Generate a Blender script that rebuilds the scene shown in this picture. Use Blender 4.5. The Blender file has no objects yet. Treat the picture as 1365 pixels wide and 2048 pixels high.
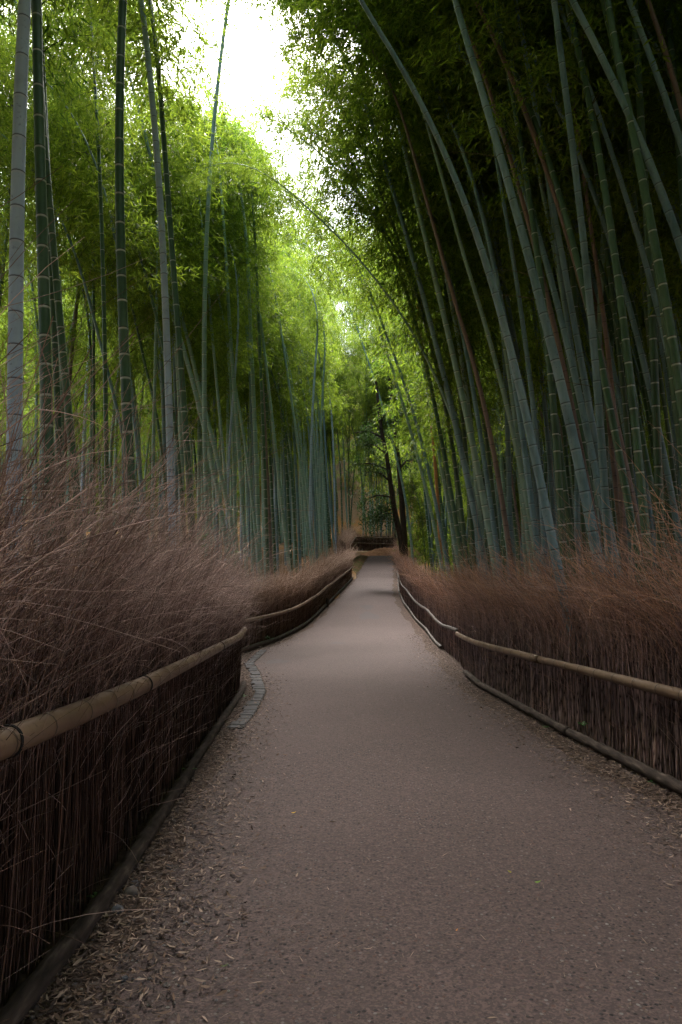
import bpy, math
import numpy as np
from mathutils import Vector, Matrix, Euler

rng = np.random.default_rng(11)
scene = bpy.context.scene
COL = scene.collection
EYE = 1.45
F = 1365.0
PITCH = math.atan(146.0 / 1365.0)
CA, SA = math.cos(PITCH), math.sin(PITCH)


# ------------------------------------------------------------------ places
def P(px, py, Y):
    """point of the place seen at photo pixel (px, py) at distance Y ahead"""
    u, v = (px - 682.5) / F, (1024.0 - py) / F
    k = Y / (CA - v * SA)
    return np.array([u * k, Y, EYE + (SA + v * CA) * k])


def pix(p):
    x, y, z = p[0], p[1], p[2] - EYE
    d = y * CA + z * SA
    return 682.5 + F * x / d, 1024.0 - F * (-y * SA + z * CA) / d


GY = np.array([-200, 0, 15, 17, 20, 25, 30, 35, 41.5, 46, 50, 55, 60, 66, 80, 100, 140, 200.])
GZ = np.array([0, 0, 0, .06, .24, .74, 1.08, 1.4, 1.86, 2.42, 2.95, 3.62, 4.35, 5.0, 6.6, 8.5, 11, 14.])
GROWS = np.unique(np.concatenate([np.arange(-20, 70, 0.5), np.arange(70, 200, 4.), [-60, -40, -200, 200]]))
GROWZ = np.interp(GROWS, GY, GZ)


def g(Y):
    return np.interp(Y, GROWS, GROWZ)


LA = np.array([(-4, -1.25), (2, -1.17), (3.2, -1.14), (5, -1.22), (7.6, -1.33), (9.2, -1.38), (10.4, -1.5), (11.3, -1.75), (12.6, -2.25)])
LB = np.array([(13.6, -2.45), (15.5, -2.03), (17, -1.68), (19, -1.28), (22, -.86), (25.5, -.5), (30, -.16), (36, .28), (41.5, .67)])
LC = np.array([(44, .55), (46.5, .35), (49, .35), (52, .75), (54.5, 1.0)])
RA = np.array([(-4, 2.6), (2, 2.52), (4.85, 2.42), (6.8, 2.23), (9.9, 2.03), (11.4, 2.08), (12.6, 2.17)])
RB = np.array([(12.6, 2.2), (15.5, 2.3), (19.5, 2.42), (21.5, 2.36), (25, 2.36), (30, 2.6), (35, 2.98), (40, 3.4), (47, 3.9), (55, 4.5)])
PL = np.concatenate([LA, LB, [(46, 1.02), (50, 1.4), (55, 1.95), (60, 3.0)]])
PR = np.concatenate([RA, RB[1:], [(60, 6.0)]])


def XL(Y): return np.interp(Y, PL[:, 0], PL[:, 1])
def XR(Y): return np.interp(Y, PR[:, 0], PR[:, 1])


def lift(x, y):
    """the grove floor stands higher than the path further on"""
    return 2.1 * np.clip((y - 15) / 24, 0, 1) * np.clip((XL(np.minimum(y, 46)) - .55 - x) / 2.6, 0, 1) + 28 * np.clip((y - 71) / 28, 0, 1) ** 1.1 + 16 * np.clip((np.abs(x) - 26) / 40, 0, 1) ** 1.3


def G(x, y):
    return float(g(y) + lift(x, y))


# ------------------------------------------------------------------ mesh helpers
def link(name, me, mats=(), parent=None):
    o = bpy.data.objects.new(name, me)
    COL.objects.link(o)
    if me is not None:
        for m in mats:
            me.materials.append(m)
    if parent is not None:
        o.parent = parent
    return o


def mesh_np(name, v, faces, col=None, matidx=None, smooth=True):
    """faces: list of (M,k) int arrays"""
    me = bpy.data.meshes.new(name)
    v = np.ascontiguousarray(v, dtype=np.float32)
    me.vertices.add(len(v))
    me.vertices.foreach_set('co', v.ravel())
    faces = [np.asarray(f, dtype=np.int32) for f in faces if len(f)]
    loops = np.concatenate([f.ravel() for f in faces])
    sizes = np.concatenate([np.full(len(f), f.shape[1], dtype=np.int32) for f in faces])
    starts = np.concatenate([[0], np.cumsum(sizes)[:-1]]).astype(np.int32)
    me.loops.add(len(loops))
    me.loops.foreach_set('vertex_index', loops)
    me.polygons.add(len(sizes))
    me.polygons.foreach_set('loop_start', starts)
    me.polygons.foreach_set('loop_total', sizes)
    if matidx is not None:
        me.polygons.foreach_set('material_index', np.asarray(matidx, dtype=np.int32))
    me.polygons.foreach_set('use_smooth', np.full(len(sizes), bool(smooth)))
    me.update(calc_edges=True)
    if col is not None:
        a = me.attributes.new('tint', 'FLOAT_COLOR', 'POINT')
        c = np.ones((len(v), 4), dtype=np.float32)
        c[:, :3] = col
        a.data.foreach_set('color', c.ravel())
    return me


def unit(a):
    return a / np.maximum(np.linalg.norm(a, axis=-1, keepdims=True), 1e-9)


def tubes(pts, rad, sides=3):
    """pts (N,K,3), rad (N,K) -> verts, quads, strand index, ring index"""
    N, K, _ = pts.shape
    t = unit(np.gradient(pts, axis=1))
    ref = np.where(np.abs(t[..., 2:3]) > .8, np.array([0., 1., 0.]), np.array([0., 0., 1.]))
    ref = np.repeat(ref[:, :1], K, axis=1)
    n = unit(np.cross(t, ref)); b = np.cross(t, n)
    a = np.arange(sides) * 2 * math.pi / sides
    v = pts[:, :, None, :] + rad[:, :, None, None] * (np.cos(a)[None, None, :, None] * n[:, :, None, :] + np.sin(a)[None, None, :, None] * b[:, :, None, :])
    idx = np.arange(N * K * sides).reshape(N, K, sides)
    nx = np.roll(idx, -1, axis=2)
    q = np.stack([idx[:, :-1], nx[:, :-1], nx[:, 1:], idx[:, 1:]], axis=-1).reshape(-1, 4)
    return v.reshape(-1, 3), q


def resample(pts, n):
    pts = np.asarray(pts, float)
    s = np.concatenate([[0], np.cumsum(np.linalg.norm(np.diff(pts, axis=0), axis=1))])
    q = np.linspace(0, s[-1], n)
    return np.stack([np.interp(q, s, pts[:, k]) for k in range(3)], axis=1), s[-1]


def smooth_line(pts, n, it=3):
    p, L = resample(pts, n)
    for _ in range(it):
        p[1:-1] = .25 * p[:-2] + .5 * p[1:-1] + .25 * p[2:]
    return p


def culm_mesh(name, line, r0, r1, gap0, gap1, sides=12, power=1.7, jitter=.12, cap=True, ridge=1.0, rfun=None):
    """bamboo pole along a polyline with a ridge, a dark line and a pale bloom at each node (kept in tint R, G; B tone per internode)"""
    pts, L = resample(line, 240)
    S = np.linspace(0, L, 240)
    s, nodes = gap0 * rng.uniform(.2, .9), []
    while s < L - .02:
        nodes.append(s)
        s += (gap0 + (gap1 - gap0) * min(1, s / (L * .45))) * rng.uniform(1 - jitter, 1 + jitter)
    ss, mul, ring = [0.], [1.], [(0., 0., rng.random())]
    R = (lambda x: r1 + (r0 - r1) * (1 - (x / L) ** power)) if rfun is None else (lambda x: r0 * rfun(x / L))
    for q in nodes:
        r = R(q); tone = rng.random()
        for ds, m, pale, dark in ((-.55, .99, .0, 0), (-.36, 1.0, .9, 0), (-.1, 1.01, 1, .0), (-.03, 1.015, .3, 1), (.05, 1 + .04 * ridge, 0., 1.), (.14, 1.025, 0, .3), (.3, .99, 0, 0)):
            x = q + ds * r
            if x > ss[-1] + 1e-4 and x < L:
                ss.append(x); mul.append(m); ring.append((pale, dark, tone))
    ss.append(L); mul.append(1.); ring.append((0., 0., .5))
    ss = np.array(ss); K = len(ss)
    c = np.stack([np.interp(ss, S, pts[:, k]) for k in range(3)], axis=1)
    tt = unit(np.gradient(pts, S, axis=0))
    t = unit(np.stack([np.interp(ss, S, tt[:, k]) for k in range(3)], axis=1))
    n = np.zeros_like(t)
    a0 = np.array([1., 0, 0]) if abs(t[0, 0]) < .8 else np.array([0, 0, 1.])
    n0 = a0
    for i in range(K):
        n0 = n0 - t[i] * n0.dot(t[i]); n0 /= np.linalg.norm(n0); n[i] = n0
    b = np.cross(t, n)
    rad = np.array([R(x) for x in ss]) * np.array(mul)
    a = np.arange(sides) * 2 * math.pi / sides
    v = c[:, None, :] + rad[:, None, None] * (np.cos(a)[None, :, None] * n[:, None, :] + np.sin(a)[None, :, None] * b[:, None, :])
    idx = np.arange(K * sides).reshape(K, sides); nx = np.roll(idx, -1, 1)
    q = np.stack([idx[:-1], nx[:-1], nx[1:], idx[1:]], -1).reshape(-1, 4)
    v = v.reshape(-1, 3); col = np.repeat(np.array(ring), sides, axis=0)
    caps = []
    if cap:
        caps = [idx[-1][None, :], idx[0][::-1][None, :]]
    return mesh_np(name, v, [q] + caps, col)


# ------------------------------------------------------------------ materials
def mat(name):
    m = bpy.data.materials.new(name); m.use_nodes = True
    nt = m.node_tree
    for n in list(nt.nodes):
        nt.nodes.remove(n)
    return m, nt


def node(nt, t, **kw):
    n = nt.nodes.new(t)
    for k, v in kw.items():
        if k.startswith('i_'):
            key = k[2:]
            key = int(key) if key.isdigit() else key.replace('_', ' ')
            n.inputs[key].default_value = v
        else:
            setattr(n, k, v)
    return n


def mix(nt, fac, a, b, blend='MIX'):
    n = nt.nodes.new('ShaderNodeMix'); n.data_type = 'RGBA'; n.blend_type = blend
    for sock, val in ((n.inputs[0], fac), (n.inputs[6], a), (n.inputs[7], b)):
        if hasattr(val, 'is_output') or isinstance(val, bpy.types.NodeSocket):
            nt.links.new(val, sock)
        elif isinstance(val, (int, float)):
            sock.default_value = val
        else:
            sock.default_value = (*val, 1)
    return n.outputs[2]


def ramp(nt, val, *stops):
    r = nt.nodes.new('ShaderNodeValToRGB')
    el = r.color_ramp.elements
    while len(el) < len(stops):
        el.new(.5)
    for e, (p, c) in zip(el, stops):
        e.position = p
        e.color = (*c, 1) if not isinstance(c, (int, float)) else (c, c, c, 1)
    nt.links.new(val, r.inputs[0])
    return r.outputs[0]


def math_n(nt, op, a, b=0.):
    n = nt.nodes.new('ShaderNodeMath'); n.operation = op
    for s, v in ((n.inputs[0], a), (n.inputs[1], b)):
        if isinstance(v, bpy.types.NodeSocket): nt.links.new(v, s)
        else: s.default_value = v
    return n.outputs[0]


def noise(nt, scale, detail=4., vec=None, rough=.55):
    n = node(nt, 'ShaderNodeTexNoise', i_Scale=scale, i_Detail=detail, i_Roughness=rough)
    if vec is not None: nt.links.new(vec, n.inputs['Vector'])
    return n.outputs['Fac']


def finish(nt, col, rough=.7, bump=None, spec=.3, bstr=.3, bdist=.01):
    p = node(nt, 'ShaderNodeBsdfPrincipled')
    o = node(nt, 'ShaderNodeOutputMaterial')
    if isinstance(col, bpy.types.NodeSocket): nt.links.new(col, p.inputs['Base Color'])
    else: p.inputs['Base Color'].default_value = (*col, 1)
    if isinstance(rough, bpy.types.NodeSocket): nt.links.new(rough, p.inputs['Roughness'])
    else: p.inputs['Roughness'].default_value = rough
    p.inputs['Specular IOR Level'].default_value = spec
    if bump is not None:
        b = node(nt, 'ShaderNodeBump', i_Strength=bstr, i_Distance=bdist)
        nt.links.new(bump, b.inputs['Height']); nt.links.new(b.outputs[0], p.inputs['Normal'])
    nt.links.new(p.outputs[0], o.inputs[0])


def objco(nt, scale=(1, 1, 1)):
    tc = node(nt, 'ShaderNodeTexCoord')
    mp = node(nt, 'ShaderNodeMapping'); mp.inputs['Scale'].default_value = scale
    nt.links.new(tc.outputs['Object'], mp.inputs[0])
    return mp.outputs[0]


def culm_material(name, c0, c1, pale, dark, bloom, rough=.42):
    m, nt = mat(name)
    at = node(nt, 'ShaderNodeAttribute', attribute_name='tint')
    sp = node(nt, 'ShaderNodeSeparateColor'); nt.links.new(at.outputs['Color'], sp.inputs[0])
    oi = node(nt, 'ShaderNodeObjectInfo')
    streak = noise(nt, 3., 5, objco(nt, (9, 9, .6)))
    blot = noise(nt, 2.2, 5, objco(nt))
    f = math_n(nt, 'ADD', math_n(nt, 'MULTIPLY', oi.outputs['Random'], .55), math_n(nt, 'MULTIPLY', sp.outputs[2], .3))
    base = mix(nt, f, c0, c1)
    base = mix(nt, ramp(nt, streak, (.35, 0.), (.75, .55)), base, bloom)
    base = mix(nt, ramp(nt, blot, (.52, 0.), (.70, .6)), base, tuple(x * .5 for x in c0))
    pat = noise(nt, 1.1, 6, objco(nt, (1, 1, .5)))
    base = mix(nt, ramp(nt, pat, (.5, 0.), (.68, .55)), base, tuple(x * 1.15 for x in bloom))
    spk = noise(nt, 34., 3, objco(nt))
    base = mix(nt, ramp(nt, spk, (.62, 0.), (.72, .6)), base, tuple(x * .4 for x in c0))
    base = mix(nt, math_n(nt, 'MULTIPLY', sp.outputs[0], pale[3]), base, pale[:3])
    base = mix(nt, math_n(nt, 'MULTIPLY', sp.outputs[1], .9), base, dark)
    finish(nt, base, rough, streak, .35, .12, .004)
    return m


M = {}
M['green'] = culm_material('culm_green', (.022, .066, .032), (.045, .105, .05), (.44, .48, .45, .65), (.02, .03, .02), (.07, .12, .08))
M['blue'] = culm_material('culm_blue_grey', (.068, .14, .165), (.105, .185, .215), (.28, .36, .39, .35), (.009, .012, .013), (.19, .28, .315), .5)
M['slate'] = culm_material('culm_slate', (.25, .345, .47), (.28, .38, .51), (.36, .42, .48, .5), (.03, .025, .03), (.33, .44, .56), .5)
M['sage'] = culm_material('culm_sage', (.15, .27, .24), (.22, .345, .315), (.45, .5, .45, .65), (.03, .04, .03), (.16, .22, .17), .45)
M['brown'] = culm_material('culm_brown', (.13, .092, .085), (.185, .132, .12), (.16, .12, .1, .3), (.012, .008, .006), (.15, .11, .095), .55)
M['orange'] = culm_material('culm_orange', (.3, .13, .04), (.36, .17, .06), (.3, .2, .1, .3), (.06, .03, .01), (.3, .16, .07), .55)
M['rail'] = culm_material('rail_bamboo', (.12, .068, .038), (.145, .087, .05), (.11, .07, .04, .25), (.025, .014, .008), (.18, .12, .078), .5)
M['rail_grey'] = culm_material('rail_weathered', (.034, .024, .018), (.048, .034, .026), (.1, .08, .065, .2), (.03, .022, .018), (.06, .045, .036), .65)


def leaf_material(name, d0, d1, t0, t1, transl=.55, rough=.45):
    m, nt = mat(name)
    at = node(nt, 'ShaderNodeAttribute', attribute_name='tint')
    sp = node(nt, 'ShaderNodeSeparateColor'); nt.links.new(at.outputs['Color'], sp.inputs[0])
    oi = node(nt, 'ShaderNodeObjectInfo')
    f = math_n(nt, 'ADD', math_n(nt, 'MULTIPLY', sp.outputs[0], .7), math_n(nt, 'MULTIPLY', oi.outputs['Random'], .3))
    cd, ct = mix(nt, f, d0, d1), mix(nt, f, t0, t1)
    D = node(nt, 'ShaderNodeBsdfPrincipled', i_Roughness=rough); D.inputs['Specular IOR Level'].default_value = .35
    T = node(nt, 'ShaderNodeBsdfTranslucent'); X = node(nt, 'ShaderNodeMixShader')
    nt.links.new(cd, D.inputs['Base Color']); nt.links.new(ct, T.inputs[0])
    X.inputs[0].default_value = transl
    nt.links.new(D.outputs[0], X.inputs[1]); nt.links.new(T.outputs[0], X.inputs[2])
    o = node(nt, 'ShaderNodeOutputMaterial'); nt.links.new(X.outputs[0], o.inputs[0])
    return m


M['leaf'] = leaf_material('bamboo_leaf', (.018, .045, .008), (.10, .165, .026), (.055, .14, .014), (.40, .52, .042))
M['dark_leaf'] = leaf_material('evergreen_leaf', (.016, .04, .016), (.06, .10, .04), (.02, .05, .01), (.06, .12, .02), .35, .75)
M['weed'] = leaf_material('weed_leaf', (.03, .10, .02), (.05, .13, .03), (.05, .14, .02), (.08, .2, .03), .35)


def strand_material(name, low, mid, tip, rough=.75, dk=.78):
    """dry stalks: tint R random per stalk, G height along the stalk, B a second random"""
    m, nt = mat(name)
    at = node(nt, 'ShaderNodeAttribute', attribute_name='tint')
    sp = node(nt, 'ShaderNodeSeparateColor'); nt.links.new(at.outputs['Color'], sp.inputs[0])
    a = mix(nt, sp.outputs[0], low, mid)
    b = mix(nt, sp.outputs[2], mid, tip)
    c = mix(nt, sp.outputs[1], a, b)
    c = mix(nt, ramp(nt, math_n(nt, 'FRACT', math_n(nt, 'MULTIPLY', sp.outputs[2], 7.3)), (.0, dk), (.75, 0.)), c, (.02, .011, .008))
    band = noise(nt, 14., 2, objco(nt))
    c = mix(nt, ramp(nt, band, (.5, 0.), (.7, .5)), c, tuple(x * .4 for x in low))
    finish(nt, c, rough, None, .25)
    return m


M['brush_left'] = strand_material('brush_twigs', (.045, .022, .015), (.19, .10, .073), (.66, .46, .40))
M['brush_right'] = strand_material('brush_reeds', (.06, .033, .026), (.46, .31, .28), (.72, .37, .21))
M['brush_far'] = strand_material('brush_far_twigs', (.06, .03, .018), (.26, .14, .085), (.68, .47, .37), dk=.4)
M['twig'] = strand_material('branch_twig', (.03, .05, .02), (.07, .08, .03), (.12, .10, .05))

m, nt = mat('bark'); n_ = noise(nt, 6, 8, objco(nt, (6, 6, 1)))
finish(nt, ramp(nt, n_, (.3, (.012, .009, .007)), (.7, (.06, .042, .03))), .9, n_, .2, .6, .02); M['bark'] = m
m, nt = mat('weathered_log'); n_ = noise(nt, 5, 8, objco(nt, (7, 1.2, 7)))
finish(nt, ramp(nt, n_, (.3, (.02, .014, .011)), (.55, (.055, .038, .03)), (.75, (.12, .09, .074))), .85, n_, .2, .5, .01); M['log'] = m
m, nt = mat('black_tie'); finish(nt, (.012, .011, .01), .7); M['tie'] = m
m, nt = mat('stone'); n_ = noise(nt, 18, 6, objco(nt)); oi = node(nt, 'ShaderNodeObjectInfo')
c = mix(nt, oi.outputs['Random'], (.10, .08, .07), (.16, .115, .085))
finish(nt, mix(nt, ramp(nt, n_, (.4, 0.), (.7, .6)), c, (.1, .085, .08)), .8, n_, .3, .4, .006); M['stone'] = m
m, nt = mat('slate_stone'); n_ = noise(nt, 18, 6, objco(nt))
finish(nt, ramp(nt, n_, (.3, (.06, .06, .07)), (.7, (.14, .14, .155))), .8, n_, .3, .4, .006); M['slate_stone'] = m
m, nt = mat('kerb_stone'); n_ = noise(nt, 9, 6, objco(nt))
finish(nt, ramp(nt, n_, (.3, (.034, .031, .033)), (.7, (.07, .065, .067))), .85, n_, .3, .5, .006); M['kerb'] = m

# path: compacted exposed aggregate
m, nt = mat('path_aggregate')
co = objco(nt)
big = noise(nt, .55, 5, co)
fine = noise(nt, 38., 4, co)
vo = node(nt, 'ShaderNodeTexVoronoi', i_Scale=52.); nt.links.new(co, vo.inputs['Vector'])
sp = node(nt, 'ShaderNodeSeparateColor'); nt.links.new(vo.outputs['Color'], sp.inputs[0])
v2 = node(nt, 'ShaderNodeTexVoronoi', i_Scale=130.); nt.links.new(co, v2.inputs['Vector'])
s2 = node(nt, 'ShaderNodeSeparateColor'); nt.links.new(v2.outputs['Color'], s2.inputs[0])
c = ramp(nt, big, (.3, (.060, .038, .036)), (.7, (.086, .056, .053)))
tr_ = noise(nt, 1.6, 6, objco(nt, (1, .35, 1)))
c = mix(nt, ramp(nt, tr_, (.42, 0.), (.66, .7)), c, (.068, .046, .042))
c = mix(nt, ramp(nt, fine, (.4, 0.), (.7, .6)), c, (.125, .085, .077))
c = mix(nt, ramp(nt, s2.outputs[0], (.45, 0.), (.55, .75)), c, (.045, .032, .03))
peb = ramp(nt, sp.outputs[0], (0., (.010, .010, .012)), (.40, (.016, .014, .016)), (.46, (.075, .053, .046)), (.68, (.10, .07, .056)), (.72, (.075, .032, .02)), (.9, (.12, .095, .09)), (.97, (.15, .135, .125)))
inside = math_n(nt, 'MULTIPLY', ramp(nt, vo.outputs['Distance'], (.30, 1.), (.42, 0.)), ramp(nt, sp.outputs[1], (.30, 0.), (.36, 1.)))
inside = math_n(nt, 'MULTIPLY', inside, ramp(nt, noise(nt, 1.3, 5, co), (.35, .45), (.65, .95)))
c = mix(nt, inside, c, peb)
h = math_n(nt, 'ADD', math_n(nt, 'MULTIPLY', inside, .5), fine)
finish(nt, c, .85, h, .25, .8, .008)
M['path'] = m
# ground: bamboo litter
m, nt = mat('grove_floor')
co = objco(nt)
a = noise(nt, .35, 5, co); b = noise(nt, 14, 6, co); d = noise(nt, 1.1, 6, co)
c = ramp(nt, b, (.28, (.07, .045, .028)), (.5, (.17, .105, .06)), (.72, (.30, .20, .13)))
c = mix(nt, ramp(nt, a, (.5, 0.), (.62, .75)), c, (.28, .125, .03))
c = mix(nt, ramp(nt, d, (.58, 0.), (.68, .8)), c, (.09, .13, .018))
finish(nt, c, .95, b, .1, .6, .03)
M['ground'] = m
m, nt = mat('moss_bank')
co = objco(nt); b = noise(nt, 5, 6, co); d = noise(nt, 1.6, 6, co)
c = mix(nt, ramp(nt, d, (.42, 0.), (.58, 1.)), ramp(nt, b, (.3, (.04, .024, .012)), (.7, (.13, .07, .035))), (.05, .05, .012))
finish(nt, c, .95, b, .1, .6, .05)
M['moss'] = m
m, nt = mat('earth_bank')
co = objco(nt); b = noise(nt, 5, 6, co)
finish(nt, ramp(nt, b, (.3, (.16, .07, .035)), (.7, (.34, .17, .09))), .95, b, .1, .6, .05)
M['earth'] = m


def litter_material():
    m, nt = mat('dry_leaf')
    at = node(nt, 'ShaderNodeAttribute', attribute_name='tint')
    finish(nt, at.outputs['Color'], .75, None, .25)
    return m


M['litter'] = litter_material()


def tag(o, label=None, cat=None, group=None, kind=None):
    if label: o['label'] = label
    if cat: o['category'] = cat
    if group: o['group'] = group
    if kind: o['kind'] = kind
    return o


def empty(name, loc, rz=0.):
    o = bpy.data.objects.new(name, None)
    COL.objects.link(o)
    o.location = Vector([float(x) for x in loc]); o.rotation_euler = (0, 0, rz)
    o.empty_display_size = .2
    return o


# ------------------------------------------------------------------ ground, path
def build_ground():
    xs = np.unique(np.concatenate([[-200, -120, -80, -60, -45], np.arange(-34, 34.1, 1.0), [45, 60, 80, 120, 200]]))
    X, Yg = np.meshgrid(xs, GROWS)
    Z = g(Yg).copy()
    xl, xr = XL(Yg), XR(Yg)
    off = np.maximum(np.maximum(xl - .8 - X, X - xr - .8), 0)
    bumps = .10 * np.sin(X * .9 + 1.3 * np.sin(Yg * .31)) * np.cos(Yg * .7) + .06 * np.sin(X * 2.1 + Yg * 1.7)
    Z = Z - .012 + np.minimum(off, 1.5) / 1.5 * (bumps + .05) + np.where(X < xl, np.minimum(off, 12) * .03, 0)
    Z = Z + lift(X, Yg)
    v = np.stack([X, Yg, Z], -1).reshape(-1, 3)
    ny, nx = X.shape
    i = np.arange(ny * nx).reshape(ny, nx)
    q = np.stack([i[:-1, :-1], i[:-1, 1:], i[1:, 1:], i[1:, :-1]], -1).reshape(-1, 4)
    o = link('ground', mesh_np('ground', v, [q]), [M['ground']])
    tag(o, kind='structure')
    # path sheet
    rows = GROWS[(GROWS >= -8) & (GROWS <= 58)]
    el = XL(rows) + .27 + .05 * np.sin(rows * 2.3) + .03 * np.sin(rows * 5.1)
    el = np.where((rows > 7) & (rows < 15.5), np.interp(rows, [7, 8, 9.5, 11.5, 13, 15.5], [-.98, -.95, -1.0, -1.32, -1.62, -1.62]), el)
    er = XR(rows) - .34 + .05 * np.sin(rows * 1.9) + .03 * np.sin(rows * 4.3)
    n = 9
    tt = np.linspace(0, 1, n)
    V = []
    for y, a, b in zip(rows, el, er):
        for t in tt:
            V.append((a + (b - a) * t, y, g(y) + .002 + .018 * (1 - (2 * t - 1) ** 2)))
    i = np.arange(len(rows) * n).reshape(len(rows), n)
    q = np.stack([i[:-1, :-1], i[:-1, 1:], i[1:, 1:], i[1:, :-1]], -1).reshape(-1, 4)
    o = link('path', mesh_np('path', np.array(V), [q]), [M['path']])
    tag(o, kind='structure')
    # strip of trodden soil between path and fences
    V = []
    for y in rows:
        for x in (XL(y) - .35, XL(y) + .15, XL(y) + .6, XR(y) - .7, XR(y) - .2, XR(y) + .35):
            V.append((x, y, g(y) - .004))
    i = np.arange(len(rows) * 6).reshape(len(rows), 6)
    q = np.stack([i[:-1, :-1], i[:-1, 1:], i[1:, 1:], i[1:, :-1]], -1).reshape(-1, 4)
    m, nt = mat('verge_soil'); co_ = objco(nt); n_ = noise(nt, 16, 7, co_)
    finish(nt, ramp(nt, n_, (.3, (.026, .017, .014)), (.55, (.068, .044, .034)), (.75, (.12, .084, .066))), .95, n_, .15, .7, .02)
    tag(link('verge', mesh_np('verge', np.array(V), [q]), [m]), kind='structure')
    # row of small setts along the left edge of the path
    V, Q = [], []
    yy, ye = 7.1, 15.3
    while yy < ye:
        w = rng.uniform(.13, .2)
        xx = np.interp(yy, [7, 8, 9.5, 11.5, 13, 15.5], [-.98, -.95, -1.0, -1.32, -1.62, -1.62])
        dx = np.interp(yy + w, [7, 8, 9.5, 11.5, 13, 15.5], [-.98, -.95, -1.0, -1.32, -1.62, -1.62]) - xx
        z = g(yy) + rng.uniform(.014, .026); wid = rng.uniform(.13, .19)
        b0 = len(V)
        xi = xx - .02; e = .012
        for (ax, ay, az) in ((0, 0, -.05), (1, 0, -.05), (1, 1, -.05), (0, 1, -.05), (0, 0, z - .01), (1, 0, z - .01), (1, 1, z - .01), (0, 1, z - .01), (e / wid, e / w, z), (1 - e / wid, e / w, z), (1 - e / wid, 1 - e / w, z), (e / wid, 1 - e / w, z)):
            V.append((xi - wid * ax + dx * ay + rng.normal(0, .003), yy + (w - .012) * ay, az if az > 0 else g(yy) - .05))
        for f in ((0, 4, 5, 1), (1, 5, 6, 2), (2, 6, 7, 3), (3, 7, 4, 0), (4, 8, 9, 5), (5, 9, 10, 6), (6, 10, 11, 7), (7, 11, 8, 4), (8, 11, 10, 9)):
            Q.append([b0 + k for k in f])
        yy += w
    o = link('kerb', mesh_np('kerb', np.array(V), [np.array(Q)], smooth=False), [M['kerb']])
    tag(o, kind='structure')
    # darker worn patches of old asphalt let into the path
    m, nt = mat('patch_asphalt'); n_ = noise(nt, 40, 5, objco(nt))
    finish(nt, ramp(nt, n_, (.3, (.046, .033, .033)), (.7, (.066, .048, .048))), .85, n_, .3, .4, .004)
    for (px, py, rx, ry) in ((555, 1322, .22, .38), (738, 1232, .32, .8), (735, 1214, .22, .6), (675, 1286, .18, .22)):
        Y = 1.45 * F / (py - 1170)
        for _ in range(8):
            Y = Y - (P(px, py, Y)[2] - g(Y)) * (-12)if False else Y
        lo, hi = 3., 40.
        for _ in range(50):
            Y = (lo + hi) / 2
            if P(px, py, Y)[2] > g(Y) + .02: lo = Y
            else: hi = Y
        x0 = P(px, py, Y)[0]
        k = 22
        a = np.arange(k) * 2 * math.pi / k
        rr = 1 + .18 * np.sin(a * 3 + px) + .1 * np.sin(a * 5)
        vx, vy = x0 + rx * rr * np.cos(a), Y + ry * rr * np.sin(a)
        l_, r_ = np.interp(vy, rows, el), np.interp(vy, rows, er)
        t = (vx - l_) / (r_ - l_)
        vz = g(vy) + .006 + .018 * (1 - (2 * t - 1) ** 2)
        o = link('path_patch', mesh_np('path_patch', np.stack([vx, vy, vz], 1), [np.arange(k)[None, :]]), [m])
        tag(o, kind='structure')
    return rows, el, er


ROWS, EL, ER = build_ground()


def path_z(x, y):
    l_, r_ = np.interp(y, ROWS, EL), np.interp(y, ROWS, ER)
    t = (x - l_) / (r_ - l_)
    on = (t > 0) & (t < 1)
    return np.where(on, g(y) + .002 + .018 * (1 - (2 * t - 1) ** 2), g(y) - .005)


def bank(name, pts, h, w, m):
    """low rounded earth bank along a line"""
    p, L = resample(np.array([(x, y, 0) for x, y in pts]), 26)
    t = unit(np.gradient(p, axis=0)); nrm = np.stack([-t[:, 1], t[:, 0], 0 * t[:, 0]], 1)
    prof = np.linspace(-1, 1, 13)
    V = []
    for i in range(26):
        e = min(1, i / 9., (25 - i) / 3.)
        for q in prof:
            c = p[i] + nrm[i] * q * w * .5 * (.5 + .5 * e)
            z = g(c[1]) - .06 + h * e * (1 - q * q) ** .8 * (1 + .12 * math.sin(i * 1.7 + q * 4)) + .05 * math.sin(i * 2.9 + q * 7)
            V.append((c[0], c[1], z))
    i = np.arange(26 * 13).reshape(26, 13)
    q = np.stack([i[:-1, :-1], i[:-1, 1:], i[1:, 1:], i[1:, :-1]], -1).reshape(-1, 4)
    return tag(link(name, mesh_np(name, np.array(V), [q]), [m]), kind='structure')


bank('bank', [(.72, 43.2), (.88, 45.5), (1.05, 49), (1.5, 54), (1.9, 57)], .26, 1.0, M['moss'])
bank('earth_bank', [(1.6, 56.9), (3, 57.8), (4.6, 58.4), (7.0, 58.6)], .55, 3.2, M['earth'])


# ------------------------------------------------------------------ bamboo
def branch_frame(d):
    up = np.array([0, 0, 1.])
    s = unit(np.cross(d, up + rng.normal(0, .45, d.shape)))
    return s


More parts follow.
